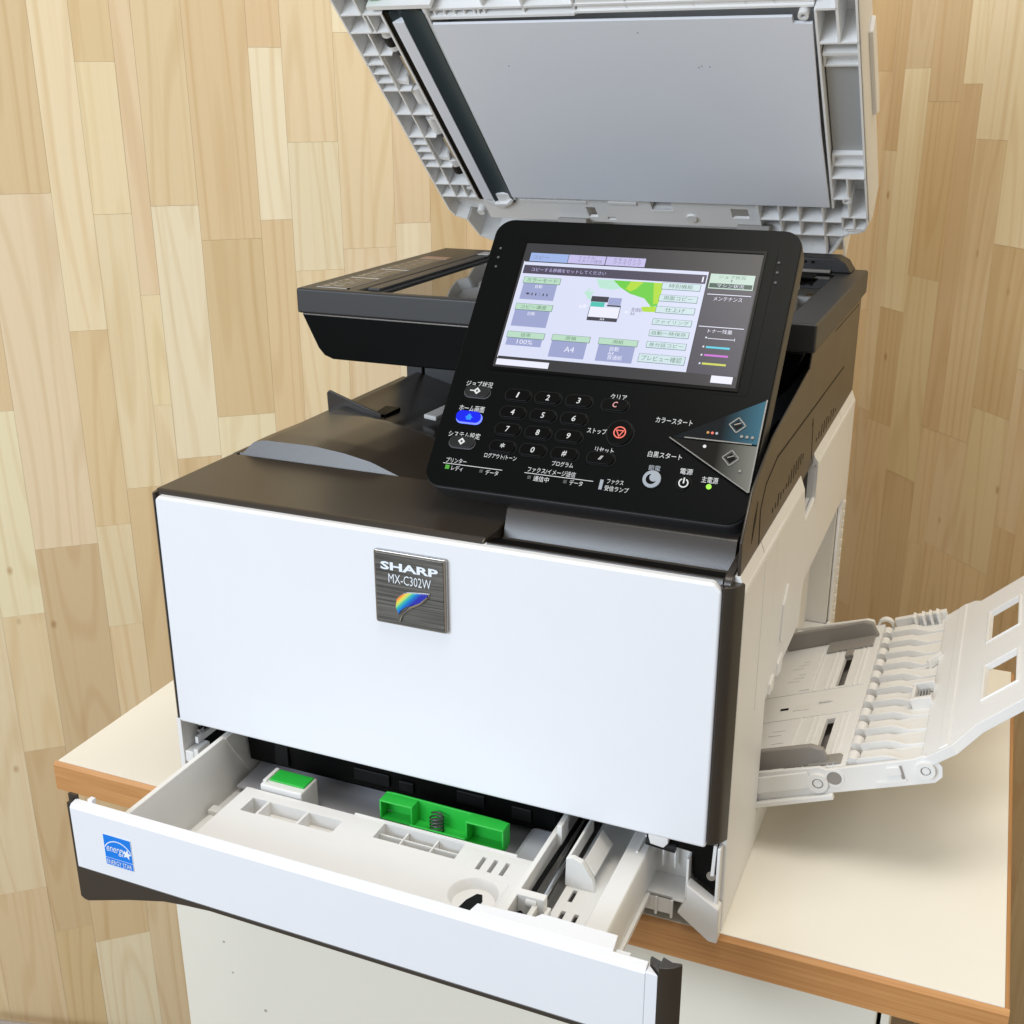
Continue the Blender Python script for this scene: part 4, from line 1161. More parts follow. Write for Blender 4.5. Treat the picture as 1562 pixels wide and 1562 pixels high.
MB(LF).box(0.0420, 0.2060, 0.2830, 0.384, -0.0210, -0.0150).build('lid_web', M_LID, lid)
MB(LF).box(0.2070, 0.4030, 0.3110, 0.384, -0.0250, -0.0160).build('lid_web', M_LID, lid)
# roller strip
MB(LF).box(0.0411, 0.0461, 0.0318, 0.2805, -0.0300, -0.0012).build('feed_slot', M_DARK, lid)
MB(LF).box(0.0460, 0.0570, 0.0320, 0.2692, -0.0120, -0.0006, 0.0004).build('feed_strip', M_SHEET, lid)
MB(LF).prism([(0.0572, -0.0010), (0.0620, -0.0042), (0.0670, -0.0055), (0.0725, -0.0042), (0.0785, 0.0002), (0.0785, -0.0120), (0.0572, -0.0120)], 'y', 0.0285, 0.2790).build('feed_channel', M_STRIP, lid, smooth=True)
MB(LF).prism([(0.0462, -0.0012), (0.0520, -0.0060), (0.0572, -0.0052), (0.0572, -0.0120), (0.0462, -0.0120)], 'y', 0.2695, 0.2790).build('feed_channel', M_STRIP, lid)
MB(LF).box(0.0785, 0.0812, 0.0330, 0.2830, -0.0250, -0.0010).build('channel_wall', M_LID, lid)
MB(LF).prism([(0.0450, 0.0290), (0.0550, 0.0215), (0.0640, 0.0205), (0.0740, 0.0265), (0.0790, 0.0335), (0.0770, 0.0345), (0.0700, 0.0270), (0.0560, 0.0255), (0.0470, 0.0320)], 'z', -0.0060, 0.0002).build('channel_end', M_WHITE, lid)
# rollers
for v0, v1, m in ((0.2500, 0.2560, M_WHITE), (0.2395, 0.2500, M_ROLL), (0.2345, 0.2392, M_WHITE), (0.1690, 0.1880, M_WHITE), (0.1280, 0.1480, M_WHITE), (0.0800, 0.0890, M_WHITE), (0.0690, 0.0795, M_ROLL)):
    MB(LF).cyl((0.0315, v0, -0.0085), (0.0315, v1, -0.0085), 0.0062, 20).build('roller', m, lid, smooth=True)
for v0, v1 in ((0.1990, 0.2320), (0.0945, 0.1262)):
    MB(LF).prism(rrect(0.0192, 0.0300, v0, v1, 0.003, 3), 'z', -0.0300, -0.0235).build('roller_window', M_DARK, lid)
    MB(LF).prism([(0.0180, v1), (0.0194, v1), (0.0194, v0 + 0.001), (0.0280, v0 - 0.001), (0.0306, v0 + 0.006), (0.0318, v0 + 0.004), (0.0290, v0 - 0.0055), (0.0180, v0 - 0.0035)], 'z', -0.0300, -0.0030).build('window_wall', M_LID, lid)
    MB(LF).cyl((0.0255, v0 + 0.006, -0.0225), (0.0255, v0 + 0.012, -0.0225), 0.0022, 10).build('solenoid', M_AMBER, lid)
    MB(LF).box(0.0338, 0.0372, v0 - 0.005, v1 - 0.004, -0.0120, -0.0040).build('roller_shaft', M_METAL, lid)
for v in (0.1560, 0.0530):
    MB(LF).box(0.0330, 0.0400, v, v + 0.0025, -0.0200, -0.0010).box(0.0330, 0.0400, v - 0.006, v - 0.0035, -0.0200, -0.0010).build('roller_bracket', M_WHITE, lid)
# white platen sheet
MB(LF).prism([(0.0828, 0.2678), (0.3728, 0.2662), (0.3726, 0.2598), (0.3868, 0.2593), (0.3853, 0.1420), (0.3866, 0.0402), (0.0796, 0.0392)], 'z', -0.0015, 0.0010, 0.0003).build('platen_sheet', M_SHEET, lid)
for cu, cv in ((0.2960, 0.2160), (0.2985, 0.2175), (0.3050, 0.2165), (0.2540, 0.2540), (0.1350, 0.2200)):
    MB(LF).prism(disc(cu, cv, 0.0006, 8), 'z', 0.00095, 0.00115).build('speck', M_GREYG, lid)
# plain lower plate with openings
MB(LF).holed(0.0420, 0.3200, -0.0010, 0.0385, -0.0060, -0.0030, [(0.0850, 0.1540, 0.0318, 0.0380), (0.1675, 0.1760, 0.0330, 0.0380), (0.2185, 0.2390, 0.0218, 0.0380), (0.2950, 0.3110, 0.0130, 0.0275), (0.1510, 0.1605, 0.0065, 0.0225), (0.1700, 0.1785, 0.0030, 0.0075)]).build('lid_lower_plate', M_LID, lid)
ap = MB(LF)
for k in range(8):
    ap.box(0.0850 + k * 0.0094, 0.0860 + k * 0.0094, 0.0318, 0.0380, -0.0200, -0.0032)
ap.box(0.0850, 0.1540, 0.0290, 0.0320, -0.0280, -0.0020)
ap.box(0.2180, 0.2395, 0.0190, 0.0218, -0.0280, -0.0025)
ap.box(0.1770, 0.2050, 0.0300, 0.0330, -0.0150, -0.0015)
ap.build('plate_webs', M_LID, lid)
MB(LF).box(0.1695, 0.1790, 0.0025, 0.0080, -0.0100, -0.0062).build('plate_slot', M_DARK, lid)
MB(LF).cyl((0.2560, 0.0120, -0.0030), (0.2560, 0.0120, -0.0010), 0.0050, 20).build('plate_boss', M_WHITE, lid, smooth=True)
# rounded bottom left corner cover and hinge bump
MB(LF).prism([(0.0010, 0.0355), (0.0405, 0.0355), (0.0415, 0.0000), (0.0200, -0.0020), (0.0060, 0.0030), (0.0015, 0.0120)], 'z', -0.0200, -0.0150).build('corner_cover', M_LID, lid)
MB(LF).cyl((0.0290, -0.0010, -0.0250), (0.0290, -0.0010, -0.0080), 0.0058, 20, 0.0040).build('lid_bumper', M_WHITE, lid, smooth=True)
# screw bosses
for cu, cv in ((0.3808, 0.2668), (0.4020, 0.0500)):
    MB(LF).ring((cu, cv, -0.0310), (cu, cv, 0.0015), 0.0020, 0.0040, 20).build('screw_boss', M_WHITE, lid, smooth=True)
# grey original-size pad at the right
MB(LF).box(0.3912, 0.4180, 0.0930, 0.2262, -0.0260, -0.0100, 0.0006).build('pad_holder', M_WHITE, lid)
MB(LF).box(0.3916, 0.4176, 0.1070, 0.2110, -0.0098, -0.0085).build('grey_pad', M_GREYL, lid)
pf = MB(LF)
pf.holed(0.3912, 0.4178, 0.2100, 0.2262, -0.0100, -0.0040, [(0.3925, 0.4166, 0.2118, 0.2210)])
MB(LF).holed(0.3912, 0.4178, 0.0915, 0.1070, -0.0100, -0.0040, [(0.3925, 0.4166, 0.0935, 0.1052)]).build('pad_frame', M_WHITE, lid)
pf.box(0.3912, 0.4178, 0.2235, 0.2262, -0.0040, -0.0020)
pf.build('pad_frame', M_WHITE, lid)
sl = MB(LF)
sl.box(0.3871, 0.3889, 0.0420, 0.2590, -0.0300, -0.0120)
sl.build('sheet_gap', M_DARK, lid)
MB(LF).box(0.3640, 0.3795, -0.0220, -0.0040, -0.0200, -0.0150).build('hinge_spring', M_METAL, lid)
MB(LF).box(0.3810, 0.3940, -0.0380, -0.0180, -0.0160, -0.0080, 0.001).build('hinge_block', M_WHITE, lid)
MB(LF).box(0.0310, 0.0400, 0.2910, 0.3080, -0.0140, -0.0040).build('green_lever', M_GREEN, lid)
# hinge arms under the lid
MB().box(0.3000, 0.3300, 0.4890, 0.5080, 0.3600, 0.4050).build('hinge_arm', M_GREYG, lid)
MB().box(0.1200, 0.1500, 0.4890, 0.5080, 0.3600, 0.4050).build('hinge_arm', M_GREYG, lid)

# ------------------------------------------------------------------ paper cassette, drawn out 118 mm
YD = -0.118
cf = MB()
cf.prism([(YD, 0.0178), (YD, 0.0658), (YD + 0.0018, 0.0682), (YD + 0.0072, 0.0690), (YD + 0.0072, 0.0178)], 'x', 0.0, 0.4082)
cf.prism([(0.4082, YD), (0.4155, YD), (0.4082, YD + 0.0070)], 'z', 0.0178, 0.0672)
cass = cf.build('paper_drawer', M_DOOR, pr, bevel=0.0006)
# notched upper ledge
MB().prism([(0.2982, -0.1110), (0.2998, -0.1037), (0.3365, -0.1021), (0.3388, -0.0974), (0.3858, -0.0978), (0.3872, -0.1110)], 'z', 0.0540, 0.0693, 0.0004).build('front_ledge', M_DOOR, cass)
MB().box(0.3880, 0.3964, -0.1110, -0.1065, 0.0560, 0.0672, 0.0004).build('front_tab', M_DOOR, cass)
MB().box(0.0100, 0.0140, -0.1110, -0.1070, 0.0600, 0.0706, 0.0004).build('front_tab', M_DOOR, cass)
# brown trim below and at the ends
tm = MB()
tm.prism([(-0.0022, -0.0075), (0.0000, -0.0102), (0.0040, -0.0106), (0.0420, 0.0015), (0.0720, 0.0095), (0.0900, 0.0118), (0.1100, 0.0136), (0.4152, 0.0136), (0.4152, 0.0175), (-0.0022, 0.0175)], 'y', YD + 0.0005, YD + 0.0090)
tm.build('drawer_trim', M_BROWN, cass, bevel=0.0008)
MB().prism([(-0.0022, -0.0080), (-0.0022, 0.0690), (-0.0003, 0.0690), (-0.0003, -0.0090)], 'y', YD + 0.0006, YD + 0.0060).build('drawer_trim', M_BROWN, cass)
MB().box(-0.0058, 0.0015, YD + 0.0062, YD + 0.0082, 0.0550, 0.0718).build('drawer_trim', M_BROWN, cass)
MB().prism([(0.4155, YD - 0.0004), (0.4195, YD + 0.0006), (0.4238, YD + 0.0030), (0.4274, YD + 0.0068), (0.4266, YD + 0.0082), (0.4215, YD + 0.0072), (0.4155, YD + 0.0095)], 'z', 0.0005, 0.0728).build('drawer_end_cap', M_BROWN, cass, bevel=0.0006)
MB().prism([(0.4086, YD + 0.0078), (0.4158, YD + 0.0006), (0.4160, YD + 0.0080), (0.4086, YD + 0.0105)], 'z', 0.0136, 0.0700).build('drawer_end_cap', M_BROWN, cass)
# efficiency label
ES = Matrix(((1, 0, 0, 0), (0, 0, -1, YD), (0, 1, 0, 0), (0, 0, 0, 1)))
MB(ES).box(0.0268, 0.0505, 0.0280, 0.0526, 0.0001, 0.0003).build('label_sheet', M_PAPERW, cass)
MB(ES).box(0.0272, 0.0501, 0.0343, 0.0523, 0.0003, 0.0005).build('label_field', M_BLUE, cass)
MB(ES).box(0.0272, 0.0501, 0.0284, 0.0338, 0.0003, 0.0005).build('label_field', M_BLUE, cass)
ar = MB(ES)
for k in range(14):
    a0 = math.radians(28 + k * 124 / 14); a1 = math.radians(28 + (k + 1) * 124 / 14)
    Q = lambda r, a: (0.03865 + r * math.cos(a) * 0.98, 0.0365 + r * math.sin(a) * 0.96)
    ar.prism([Q(0.0124, a0), Q(0.0131, a0), Q(0.0131, a1), Q(0.0124, a1)], 'z', 0.0005, 0.0006)
ar.build('label_arc', M_PAPERW, cass)
star = []
for k in range(10):
    r_ = 0.0042 if k % 2 == 0 else 0.0018
    star.append((0.0462 + r_ * math.sin(k * math.pi / 5 + 0.2), 0.0408 + r_ * math.cos(k * math.pi / 5 + 0.2)))
MB(ES).prism(star, 'z', 0.0005, 0.0006).build('label_star', M_PAPERW, cass)
text('lettering', 'energy', ES, 0.0292, 0.0452, 0.0378, 0.0438, 0.0007, M_PAPERW, cass, shear=0.35)
text('lettering', 'ENERGY STAR', ES, 0.0282, 0.0492, 0.0293, 0.0329, 0.0007, M_PAPERW, cass)

# walls and floor of the drawer
MB().box(0.0365, 0.0405, YD + 0.0070, 0.200, 0.0100, 0.0640, 0.0006).build('drawer_wall', M_CASS, cass)
MB().prism([(0.0001, 0.0636), (0.200, 0.0636), (0.200, 0.0060), (0.036, 0.0060)], 'x', 0.0407, 0.0420).build('wall_step', M_CASS, cass)
MB().box(0.0407, 0.3700, YD + 0.0070, 0.200, 0.0100, 0.0130).build('drawer_floor', M_CASS, cass)
MB().box(0.0440, 0.0760, YD + 0.020, 0.0050, 0.0130, 0.0160, 0.001).build('floor_step', M_CASS, cass)
MB().box(0.0430, 0.0620, -0.0300, -0.0220, 0.0130, 0.0200, 0.001).build('floor_hook', M_CASS, cass)
# steel lift plate at the rear
MB().hexa([(0.0440, 0.0060, 0.0180), (0.3080, 0.0060, 0.0180), (0.3080, 0.200, 0.0330), (0.0440, 0.200, 0.0330),
           (0.0440, 0.0060, 0.0195), (0.3080, 0.0060, 0.0195), (0.3080, 0.200, 0.0345), (0.0440, 0.200, 0.0345)]).build('lift_plate', M_PLATE, cass)
# deck: raised moulding filling most of the drawer
DZ = 0.0420
dk = MB()
dk.holed(0.0740, 0.3080, YD + 0.0070, -0.0200, 0.0100, DZ, [(0.0865, 0.0990, -0.0465, -0.0300), (0.1010, 0.1320, -0.0455, -0.0300), (0.1340, 0.1610, -0.0450, -0.0300), (0.1900, 0.2520, -0.0380, -0.0205), (0.2690, 0.2720, -0.0420, -0.0280), (0.2775, 0.2805, -0.0420, -0.0280), (0.2860, 0.2890, -0.0420, -0.0280), (0.2615, 0.2965, -0.0835, -0.0485)])
deck = dk.build('deck', M_DECK, cass, bevel=0.0009)
# floors of the pockets
MB().box(0.0866, 0.0989, -0.0464, -0.0301, 0.0200, 0.0235).box(0.1012, 0.1318, -0.0452, -0.0302, 0.0290, 0.0320).box(0.1342, 0.1608, -0.0448, -0.0302, 0.0290, 0.0320).build('pocket_floor', M_DECK, cass)
for xx, yy in ((0.1060, -0.0400), (0.1240, -0.0390), (0.1385, -0.0390), (0.1550, -0.0380)):
    MB().prism(disc(xx, yy, 0.0020, 14), 'z', 0.0320, 0.0324).build('pocket_hole', M_GREYG, cass)
for xx in (0.1290, 0.1580):
    MB().prism([(xx, 0.0320), (xx + 0.0040, 0.0400), (xx + 0.0044, 0.0320)], 'y', -0.0440, -0.0310).build('pocket_gusset', M_DECK, cass)
MB().box(0.1902, 0.2518, -0.0378, -0.0208, 0.0250, 0.0290).build('pocket_floor', M_DECK, cass)
for xx in (0.2080, 0.2310):
    MB().box(xx, xx + 0.0012, -0.0376, -0.0210, 0.0290, 0.0390).build('pocket_rib', M_DECK, cass)
MB().box(0.1905, 0.2515, -0.0290, -0.0280, 0.0290, 0.0385).build('pocket_rib', M_DECK, cass)
MB().box(0.1650, 0.2900, -0.0200, -0.0185, 0.0240, DZ + 0.0010, 0.0003).build('deck_lip', M_DECK, cass)
for xx in (0.2690, 0.2775, 0.2860):
    MB().box(xx, xx + 0.0030, -0.0420, -0.0280, 0.0330, 0.0340).build('slot_floor', M_GREYG, cass)
# finger well with a dark opening
wl = MB()
N_ = 48
def well_ring(r, z, cx=0.2790, cy=-0.0660):
    return [wl.bm.verts.new((cx + r * math.cos(2 * math.pi * i / N_), cy + r * math.sin(2 * math.pi * i / N_), z)) for i in range(N_)]
def square_pt(i):
    a = 2 * math.pi * i / N_
    k = 0.01755 / max(abs(math.cos(a)), abs(math.sin(a)))
    return wl.bm.verts.new((0.2790 + k * math.cos(a), -0.0660 + k * math.sin(a), DZ))
rings = [[square_pt(i) for i in range(N_)], well_ring(0.0166, DZ), well_ring(0.0158, DZ - 0.0008), well_ring(0.0140, 0.0350)]
for ra, rb_ in zip(rings[:-1], rings[1:]):
    for i in range(N_):
        wl.bm.faces.new((ra[i], ra[(i + 1) % N_], rb_[(i + 1) % N_], rb_[i]))
wl.bm.faces.new(rings[-1])
wl.build('finger_well', M_DECK, cass, smooth=True)
MB().prism([(0.2720, -0.0737), (0.2734, -0.0650), (0.2775, -0.0570), (0.2811, -0.0566), (0.2839, -0.0626), (0.2834, -0.0689), (0.2800, -0.0734)], 'z', 0.0345, 0.0353).build('well_opening', M_DARK, cass)
# green lever block on its pad
MB().box(0.0840, 0.1195, -0.0180, 0.0040, 0.0200, 0.0458, 0.0010).build('lever_block', M_DECK, cass)
MB().box(0.0845, 0.0875, -0.0150, 0.0030, 0.0458, 0.0475, 0.0004).build('lever_stop', M_DECK, cass)
MB().box(0.0885, 0.1180, -0.0120, 0.0020, 0.0459, 0.0474, 0.0004).build('green_pad', M_GREEN, cass)
# green paper lock with spring
gl = MB()
g0, g1 = 0.1815, 0.2770
GY, GB = -0.0130, -0.0030
gl.prism([(g0, 0.0400), (0.2075, 0.0372), (0.2480, 0.0350), (g1, 0.0370), (g1, 0.0532), (0.2700, 0.0540), (0.1880, 0.0550), (g0, 0.0545)], 'y', GB, GB + 0.0016)
for a, b, z0 in ((g0, 0.2075, 0.0385), (0.2485, g1, 0.0360)):
    gl.box(a, b, GY, GB, z0, z0 + 0.0013)
    gl.box(a, b, GY, GB, 0.0530, 0.0543)
    gl.box(a, a + 0.0013, GY, GB, z0 + 0.0013, 0.0530)
    gl.box(b - 0.0013, b, GY, GB, z0 + 0.0013, 0.0530)
gl.prism([(GY - 0.0035, 0.0330), (GY - 0.0035, 0.0425), (GY - 0.0020, 0.0425), (GY - 0.0020, 0.0375), (GB, 0.0385), (GB, 0.0360)], 'x', 0.2065, 0.2495)
gl.build('paper_lock', M_GREEN, cass, bevel=0.0004)
sp2 = []
for k in range(90):
    a = k / 90 * 2 * math.pi * 4.5
    sp2.append((0.2250 + 0.0048 * math.cos(a), -0.0095 + 0.0038 * math.sin(a), 0.0390 + k / 90 * 0.0120))
MB().tube(sp2, 0.0007, 6).build('spring', M_SPRING, cass, smooth=True)
# clear film roll and right-hand guide
MB().box(0.2830, 0.3080, -0.0180, 0.0250, 0.0250, 0.0370, 0.004).build('retard_cover', M_FILM, cass)
gr = MB()
gr.box(0.3085, 0.3120, YD + 0.0080, 0.060, 0.0120, 0.0560, 0.0004)
gr.box(0.3120, 0.3155, -0.0030, 0.0100, 0.0300, 0.0620, 0.0004)
gr.box(0.3120, 0.3300, -0.0720, -0.0660, 0.0180, 0.0570, 0.0006)
gr.box(0.3225, 0.3260, YD + 0.0080, -0.0720, 0.0200, 0.0520, 0.0004)
gr.box(0.3300, 0.3325, -0.1000, -0.0660, 0.0280, 0.0480, 0.0004)
gr.build('side_guide', M_CASS, cass)
MB().cyl((0.3200, -0.1010, 0.0340), (0.3180, 0.1000, 0.0420), 0.0030, 12).build('guide_rod', M_METAL, cass, smooth=True)
MB().tube([(0.3140, -0.090, 0.0420), (0.3150, -0.04, 0.0450), (0.3180, 0.06, 0.0480)], 0.0018, 8).build('guide_cord', M_DARK, cass)
MB().cyl((0.3180, -0.0690, 0.0520), (0.3250, -0.0690, 0.0520), 0.0045, 14).build('guide_wheel', M_CASS, cass, smooth=True)
rp = MB()
rp.holed(0.3290, 0.3560, YD + 0.0080, 0.0700, 0.0350, 0.0380, [(0.3350, 0.3378, -0.0760, -0.0540), (0.3438, 0.3466, -0.0760, -0.0540), (0.3438, 0.3466, -0.1000, -0.0840), (0.3350, 0.3378, -0.0440, -0.0320)])
rp.build('side_shelf', M_CASS, cass, bevel=0.0006)
MB().box(0.3295, 0.3560, YD + 0.0080, 0.0700, 0.0250, 0.0260).build('shelf_bottom', M_GREYG, cass)
hg = MB()
hg.prism([(0.3280, 0.0380), (0.3285, 0.0590), (0.3330, 0.0605), (0.3395, 0.0585), (0.3470, 0.0470), (0.3485, 0.0380)], 'y', -0.0300, -0.0260)
hg.prism([(0.3285, 0.0480), (0.3285, 0.0590), (0.3305, 0.0590), (0.3305, 0.0480)], 'y', -0.0260, 0.0200)
hg.prism([(0.3395, 0.0560), (0.3400, 0.0582), (0.3475, 0.0490), (0.3470, 0.0465)], 'y', -0.0260, 0.0100)
hg.build('feed_horn', M_CASS, cass, bevel=0.0005)
MB().prism([(0.3560, 0.0380), (0.3580, 0.0510), (0.3720, 0.0510), (0.3735, 0.0470), (0.3735, 0.0100), (0.3560, 0.0100)], 'y', YD + 0.0070, 0.0900).build('drawer_wall', M_CASS, cass, bevel=0.0010)
MB().box(0.3735, 0.3762, YD + 0.0070, 0.0900, 0.0180, 0.0220, 0.0004).build('slide_rail', M_CASS, cass)

# ------------------------------------------------------------------ bypass tray, folded out at the right
BA = math.radians(21.44)
def bframe(o, a):
    c, s = math.cos(a), math.sin(a)
    return Matrix(((c, 0, -s, o[0]), (0, 1, 0, o[1]), (s, 0, c, o[2]), (0, 0, 0, 1)))
TF = bframe((0.4246, 0.0, 0.0363), BA)
Y0, Y1 = 0.1130, 0.3670
bt = MB(TF)
bt.holed(-0.0300, 0.0690, Y0 + 0.0040, Y1 - 0.002, 0.0160, 0.0205, [(0.0435, 0.0505, 0.1330, 0.1930), (0.0415, 0.0485, 0.2500, 0.3080)])
byp = bt.build('bypass_tray', M_CREAM, pr, bevel=0.0006)
MB(TF).box(-0.0200, 0.0690, Y0 + 0.0060, Y1 - 0.006, 0.0020, 0.0060).build('tray_bottom', M_GREYG, byp)
bl = MB(TF)
for yy in (0.2000, 0.2450):
    bl.box(-0.0150, 0.0655, yy, yy + 0.0008, 0.0205, 0.0212)
for a, b in ((0.117, 0.199), (0.247, 0.345)):
    for e_ in (0.0230, 0.0330, 0.0375, 0.0560, 0.0600):
        bl.box(e_, e_ + 0.0007, a, b, 0.0205, 0.0213)
bl.box(0.0160, 0.0232, 0.1180, 0.1980, 0.0205, 0.0216); bl.box(0.0120, 0.0200, 0.2500, 0.3350, 0.0205, 0.0216)
bl.build('tray_ridges', M_CREAM, byp)
for e_, yy in ((0.0010, 0.1500), (0.0035, 0.1560), (0.0060, 0.1620), (0.0010, 0.1750), (0.0030, 0.1820), (-0.002, 0.2700), (0.002, 0.2760), (0.006, 0.2820), (-0.002, 0.2950), (0.002, 0.3010), (0.006, 0.3070)):
    MB(TF).box(e_, e_ + 0.010, yy, yy + 0.0008, 0.0206, 0.0209).build('size_mark', M_WHITE, byp)
MB(TF).prism(rrect(0.0330, 0.0440, 0.2215, 0.2255, 0.0018, 4), 'z', 0.0206, 0.0222).build('tray_button', M_WHITE, byp, bevel=0.0006)
MB(TF).box(0.0020, 0.0085, 0.2180, 0.2205, 0.0206, 0.0212).build('tray_slot', M_DARK, byp)
MB(TF).box(0.0130, 0.0260, 0.2140, 0.2230, 0.0206, 0.0210).build('tray_label', M_WHITE, byp)
# outer side walls
fr = MB(TF)
fr.prism([(-0.0100, 0.0020), (0.0560, 0.0020), (0.1255, 0.0010), (0.1315, 0.0045), (0.1335, 0.0120), (0.1300, 0.0195), (0.1230, 0.0220), (0.1160, 0.0205), (0.0560, 0.0205), (0.0520, 0.0230), (0.0000, 0.0250), (-0.0060, 0.0250)], 'y', Y0, Y0 + 0.0030)
fr.build('tray_arm', M_WHITE, byp, bevel=0.0006)
MB(TF).box(-0.0060, 0.0430, Y0 - 0.0022, Y0, 0.0090, 0.0215, 0.0008).build('arm_cover', M_WHITE, byp)
MB(TF).box(-0.0080, 0.0560, Y0 - 0.0045, Y0 - 0.0002, -0.0010, 0.0030, 0.0008).build('arm_flange', M_WHITE, byp)
for e_, r_ in ((0.0480, 0.0072), (0.1225, 0.0062)):
    MB(TF).ring((e_, Y0 - 0.0030, 0.0120), (e_, Y0 + 0.0005, 0.0120), r_ * 0.55, r_, 24).build('pivot_ring', M_WHITE, byp, smooth=True)
    MB(TF).cyl((e_, Y0 - 0.0024, 0.0120), (e_, Y0 + 0.0005, 0.0120), r_ * 0.42, 16).build('pivot_pin', M_WHITE, byp, smooth=True)
MB(TF).ring((0.0600, Y0 - 0.0008, 0.0135), (0.0600, Y0 + 0.0032, 0.0135), 0.0052, 0.0068, 24).build('pivot_ring', M_CREAM, byp, smooth=True)
MB(TF).cyl((0.0600, Y0 - 0.0004, 0.0135), (0.0600, Y0 + 0.0030, 0.0135), 0.0050, 20).build('pivot_hole', M_GREYG, byp)
MB(TF).box(0.0880, 0.1080, Y0 - 0.0010, Y0 + 0.0002, 0.0050, 0.0070).box(0.0970, 0.1060, Y0 - 0.0014, Y0 + 0.0002, 0.0105, 0.0170, 0.0004).build('arm_catch', M_WHITE, byp)
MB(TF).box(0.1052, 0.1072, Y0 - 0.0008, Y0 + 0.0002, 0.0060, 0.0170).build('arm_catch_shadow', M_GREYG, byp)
# back arm
MB(TF).prism([(-0.0150, 0.0060), (0.0600, 0.0060), (0.0600, 0.0240), (0.0550, 0.0265), (-0.0120, 0.0300)], 'y', Y1 - 0.0010, Y1 + 0.0030, 0.0006).build('tray_arm', M_CREAM, byp)
MB(TF).ring((0.0690, Y1 - 0.0040, 0.0180), (0.0690, Y1 + 0.0028, 0.0180), 0.0052, 0.0072, 24).build('pivot_ring', M_CREAM, byp, smooth=True)
MB(TF).cyl((-0.0080, Y1 - 0.0080, 0.0230), (-0.0080, Y1 + 0.0010, 0.0230), 0.0058, 16).build('pivot_pin', M_WHITE, byp, smooth=True)
# grey paper guides
MB(TF).prism([(-0.0150, 0.0205), (-0.0150, 0.0290), (-0.0050, 0.0360), (0.0580, 0.0360), (0.0650, 0.0330), (0.0670, 0.0205)], 'y', 0.3380, 0.3430, 0.0012).prism([(0.0240, 0.0206), (0.0240, 0.0225), (0.0640, 0.0225), (0.0640, 0.0206)], 'y', 0.3180, 0.3385, 0.0006).build('paper_guide', M_GREYG, byp)
MB(TF).box(0.0415, 0.0480, 0.3060, 0.3185, 0.0190, 0.0218, 0.0005).build('guide_tongue', M_GREYG, byp)
MB(TF).prism([(-0.0120, 0.0205), (-0.0120, 0.0300), (0.0060, 0.0370), (0.0480, 0.0360), (0.0560, 0.0320), (0.0570, 0.0205)], 'y', 0.1210, 0.1260, 0.0012).build('paper_guide', M_GREYG, byp)
MB(TF).prism([(0.0420, 0.0206), (0.0420, 0.0225), (0.0640, 0.0225), (0.0660, 0.0206)], 'y', 0.1190, 0.1320, 0.0006).build('guide_tongue', M_GREYG, byp)
# hinge knuckles and finned extension
NK = 11
ext = MB(TF)
ext.prism([(0.0760, 0.0140), (0.0760, 0.0160), (0.1230, 0.0160), (0.1230, 0.0140)], 'y', Y0 + 0.0035, Y1 - 0.001)
extension = ext.build('tray_extension', M_WHITE, byp)
step = (Y1 - Y0 - 0.0140) / NK
for k in range(NK + 1):
    yk = Y0 + 0.0070 + k * step
    # hinge knuckle
    if k < NK:
        MB(TF).cyl((0.0722, yk - 0.0030 + 0.006, 0.0175), (0.0722, yk + 0.0085 + 0.006, 0.0175), 0.0045, 14).build('hinge_knuckle', M_CREAM, byp, smooth=True)
        MB(TF).box(0.0765, 0.0810, yk + 0.0030, yk + 0.0125, 0.0161, 0.0165).build('hinge_pocket', M_GREYL, byp)
    # fin: high near the hinge, sweeping down outwards
    fin_ = MB(TF)
    fin_.prism([(0.0765, 0.0160), (0.0765, 0.0215), (0.0785, 0.0228), (0.0960, 0.0228), (0.1010, 0.0212), (0.1080, 0.0180), (0.1220, 0.0175), (0.1220, 0.0160)], 'y', yk - 0.0012, yk + 0.0012)
    fin_.prism([(0.0790, 0.0160), (0.0790, 0.0208), (0.0950, 0.0208), (0.1040, 0.0172), (0.1220, 0.0166), (0.1220, 0.0160)], 'y', yk + 0.0012, yk + step * 0.62)
    if k < NK:
        fin_.build('fin', M_WHITE, extension, bevel=0.0005)
MB(TF).box(0.0780, 0.1220, Y1 - 0.0050, Y1 + 0.0010, 0.0120, 0.0235, 0.0006).build('extension_wall', M_WHITE, extension)
for e_ in (0.0960, 0.1030, 0.1090, 0.1150):
    MB(TF).prism([(e_, 0.0165), (e_, 0.0275), (e_ + 0.0022, 0.0260), (e_ + 0.0022, 0.0165)], 'y', Y1 - 0.0150, Y1 - 0.0048).build('extension_rib', M_WHITE, extension)
MB(TF).box(0.1070, 0.1225, 0.1960, 0.2000, 0.0166, 0.0250, 0.0006).box(0.1070, 0.1230, 0.2220, 0.2260, 0.0166, 0.0250, 0.0006).box(0.1070, 0.1095, 0.2000, 0.2220, 0.0166, 0.0240, 0.0006).build('wire_mount', M_WHITE, extension)
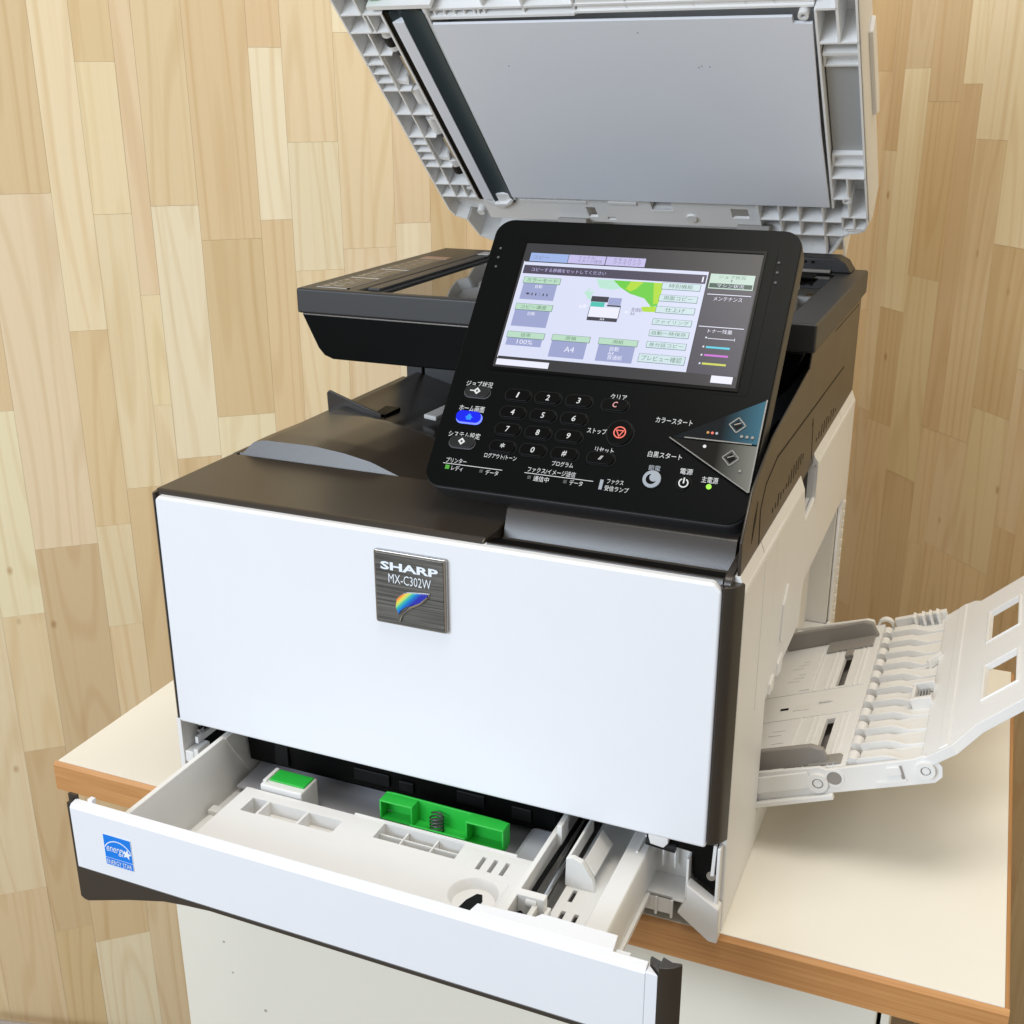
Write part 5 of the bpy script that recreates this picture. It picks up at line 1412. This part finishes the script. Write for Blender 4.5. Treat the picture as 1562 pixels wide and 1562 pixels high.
for k in range(4):
    MB(TF).box(0.1110 + k * 0.0022, 0.1117 + k * 0.0022, 0.2002, 0.2218, 0.0166, 0.0200).build('wire_slot', M_GREYL, extension)
MB(TF).prism([(0.1130, 0.2650), (0.1230, 0.2790), (0.1245, 0.2770), (0.1150, 0.2635)], 'z', 0.0166, 0.0240, 0.0004).build('wire_arm', M_WHITE, extension)
# outer flap, tilted further, with two windows
FO = TF @ Vector((0.1215, 0, 0.0185))
a2 = BA + math.radians(22)
FF = bframe(FO, a2)
fl = MB(FF)
e0 = 0.0000
fl.holed(e0, 0.0820, 0.1240, 0.3480, -0.0012, 0.0012, [(0.0460, 0.0720, 0.1560, 0.2080), (0.0460, 0.0720, 0.2520, 0.3080)])
bmv = fl.bm.verts
flap = fl.build('tray_flap', M_CREAM, byp, bevel=0.0008)
MB(FF).prism([(e0, Y0 + 0.0035), (0.0240, 0.1128), (0.0330, 0.1165), (0.0430, 0.1235), (0.0430, 0.1242), (e0, 0.1242)], 'z', -0.0012, 0.0012).build('flap_ear', M_CREAM, flap)
MB(FF).prism([(e0, 0.3478), (0.0350, 0.3478), (0.0290, 0.3560), (0.0200, 0.3600), (e0, 0.3605)], 'z', -0.0012, 0.0012).build('flap_ear', M_CREAM, flap)
MB(FF).box(0.0140, 0.0215, 0.1140, 0.3590, 0.0010, 0.0020, 0.0005).build('flap_bend', M_CREAM, flap)
for a, b in ((0.1560, 0.2080), (0.2520, 0.3080)):
    r_ = MB(FF)
    r_.holed(0.0440, 0.0740, a - 0.0020, b + 0.0020, -0.0030, 0.0020, [(0.0461, 0.0719, a + 0.0001, b - 0.0001)])
    r_.build('window_rim', M_CREAM, flap, bevel=0.0006)
MB(FF).prism([(-0.001, 0.1130), (0.0240, 0.1100), (0.0430, 0.1215), (0.0820, 0.1225), (0.0820, 0.1242), (0.0430, 0.1240), (0.0240, 0.1130), (-0.001, 0.1160)], 'z', -0.0060, 0.0014).build('flap_edge', M_WHITE, flap, bevel=0.0005)

# printer root sits at the front-left base corner; nothing else to place
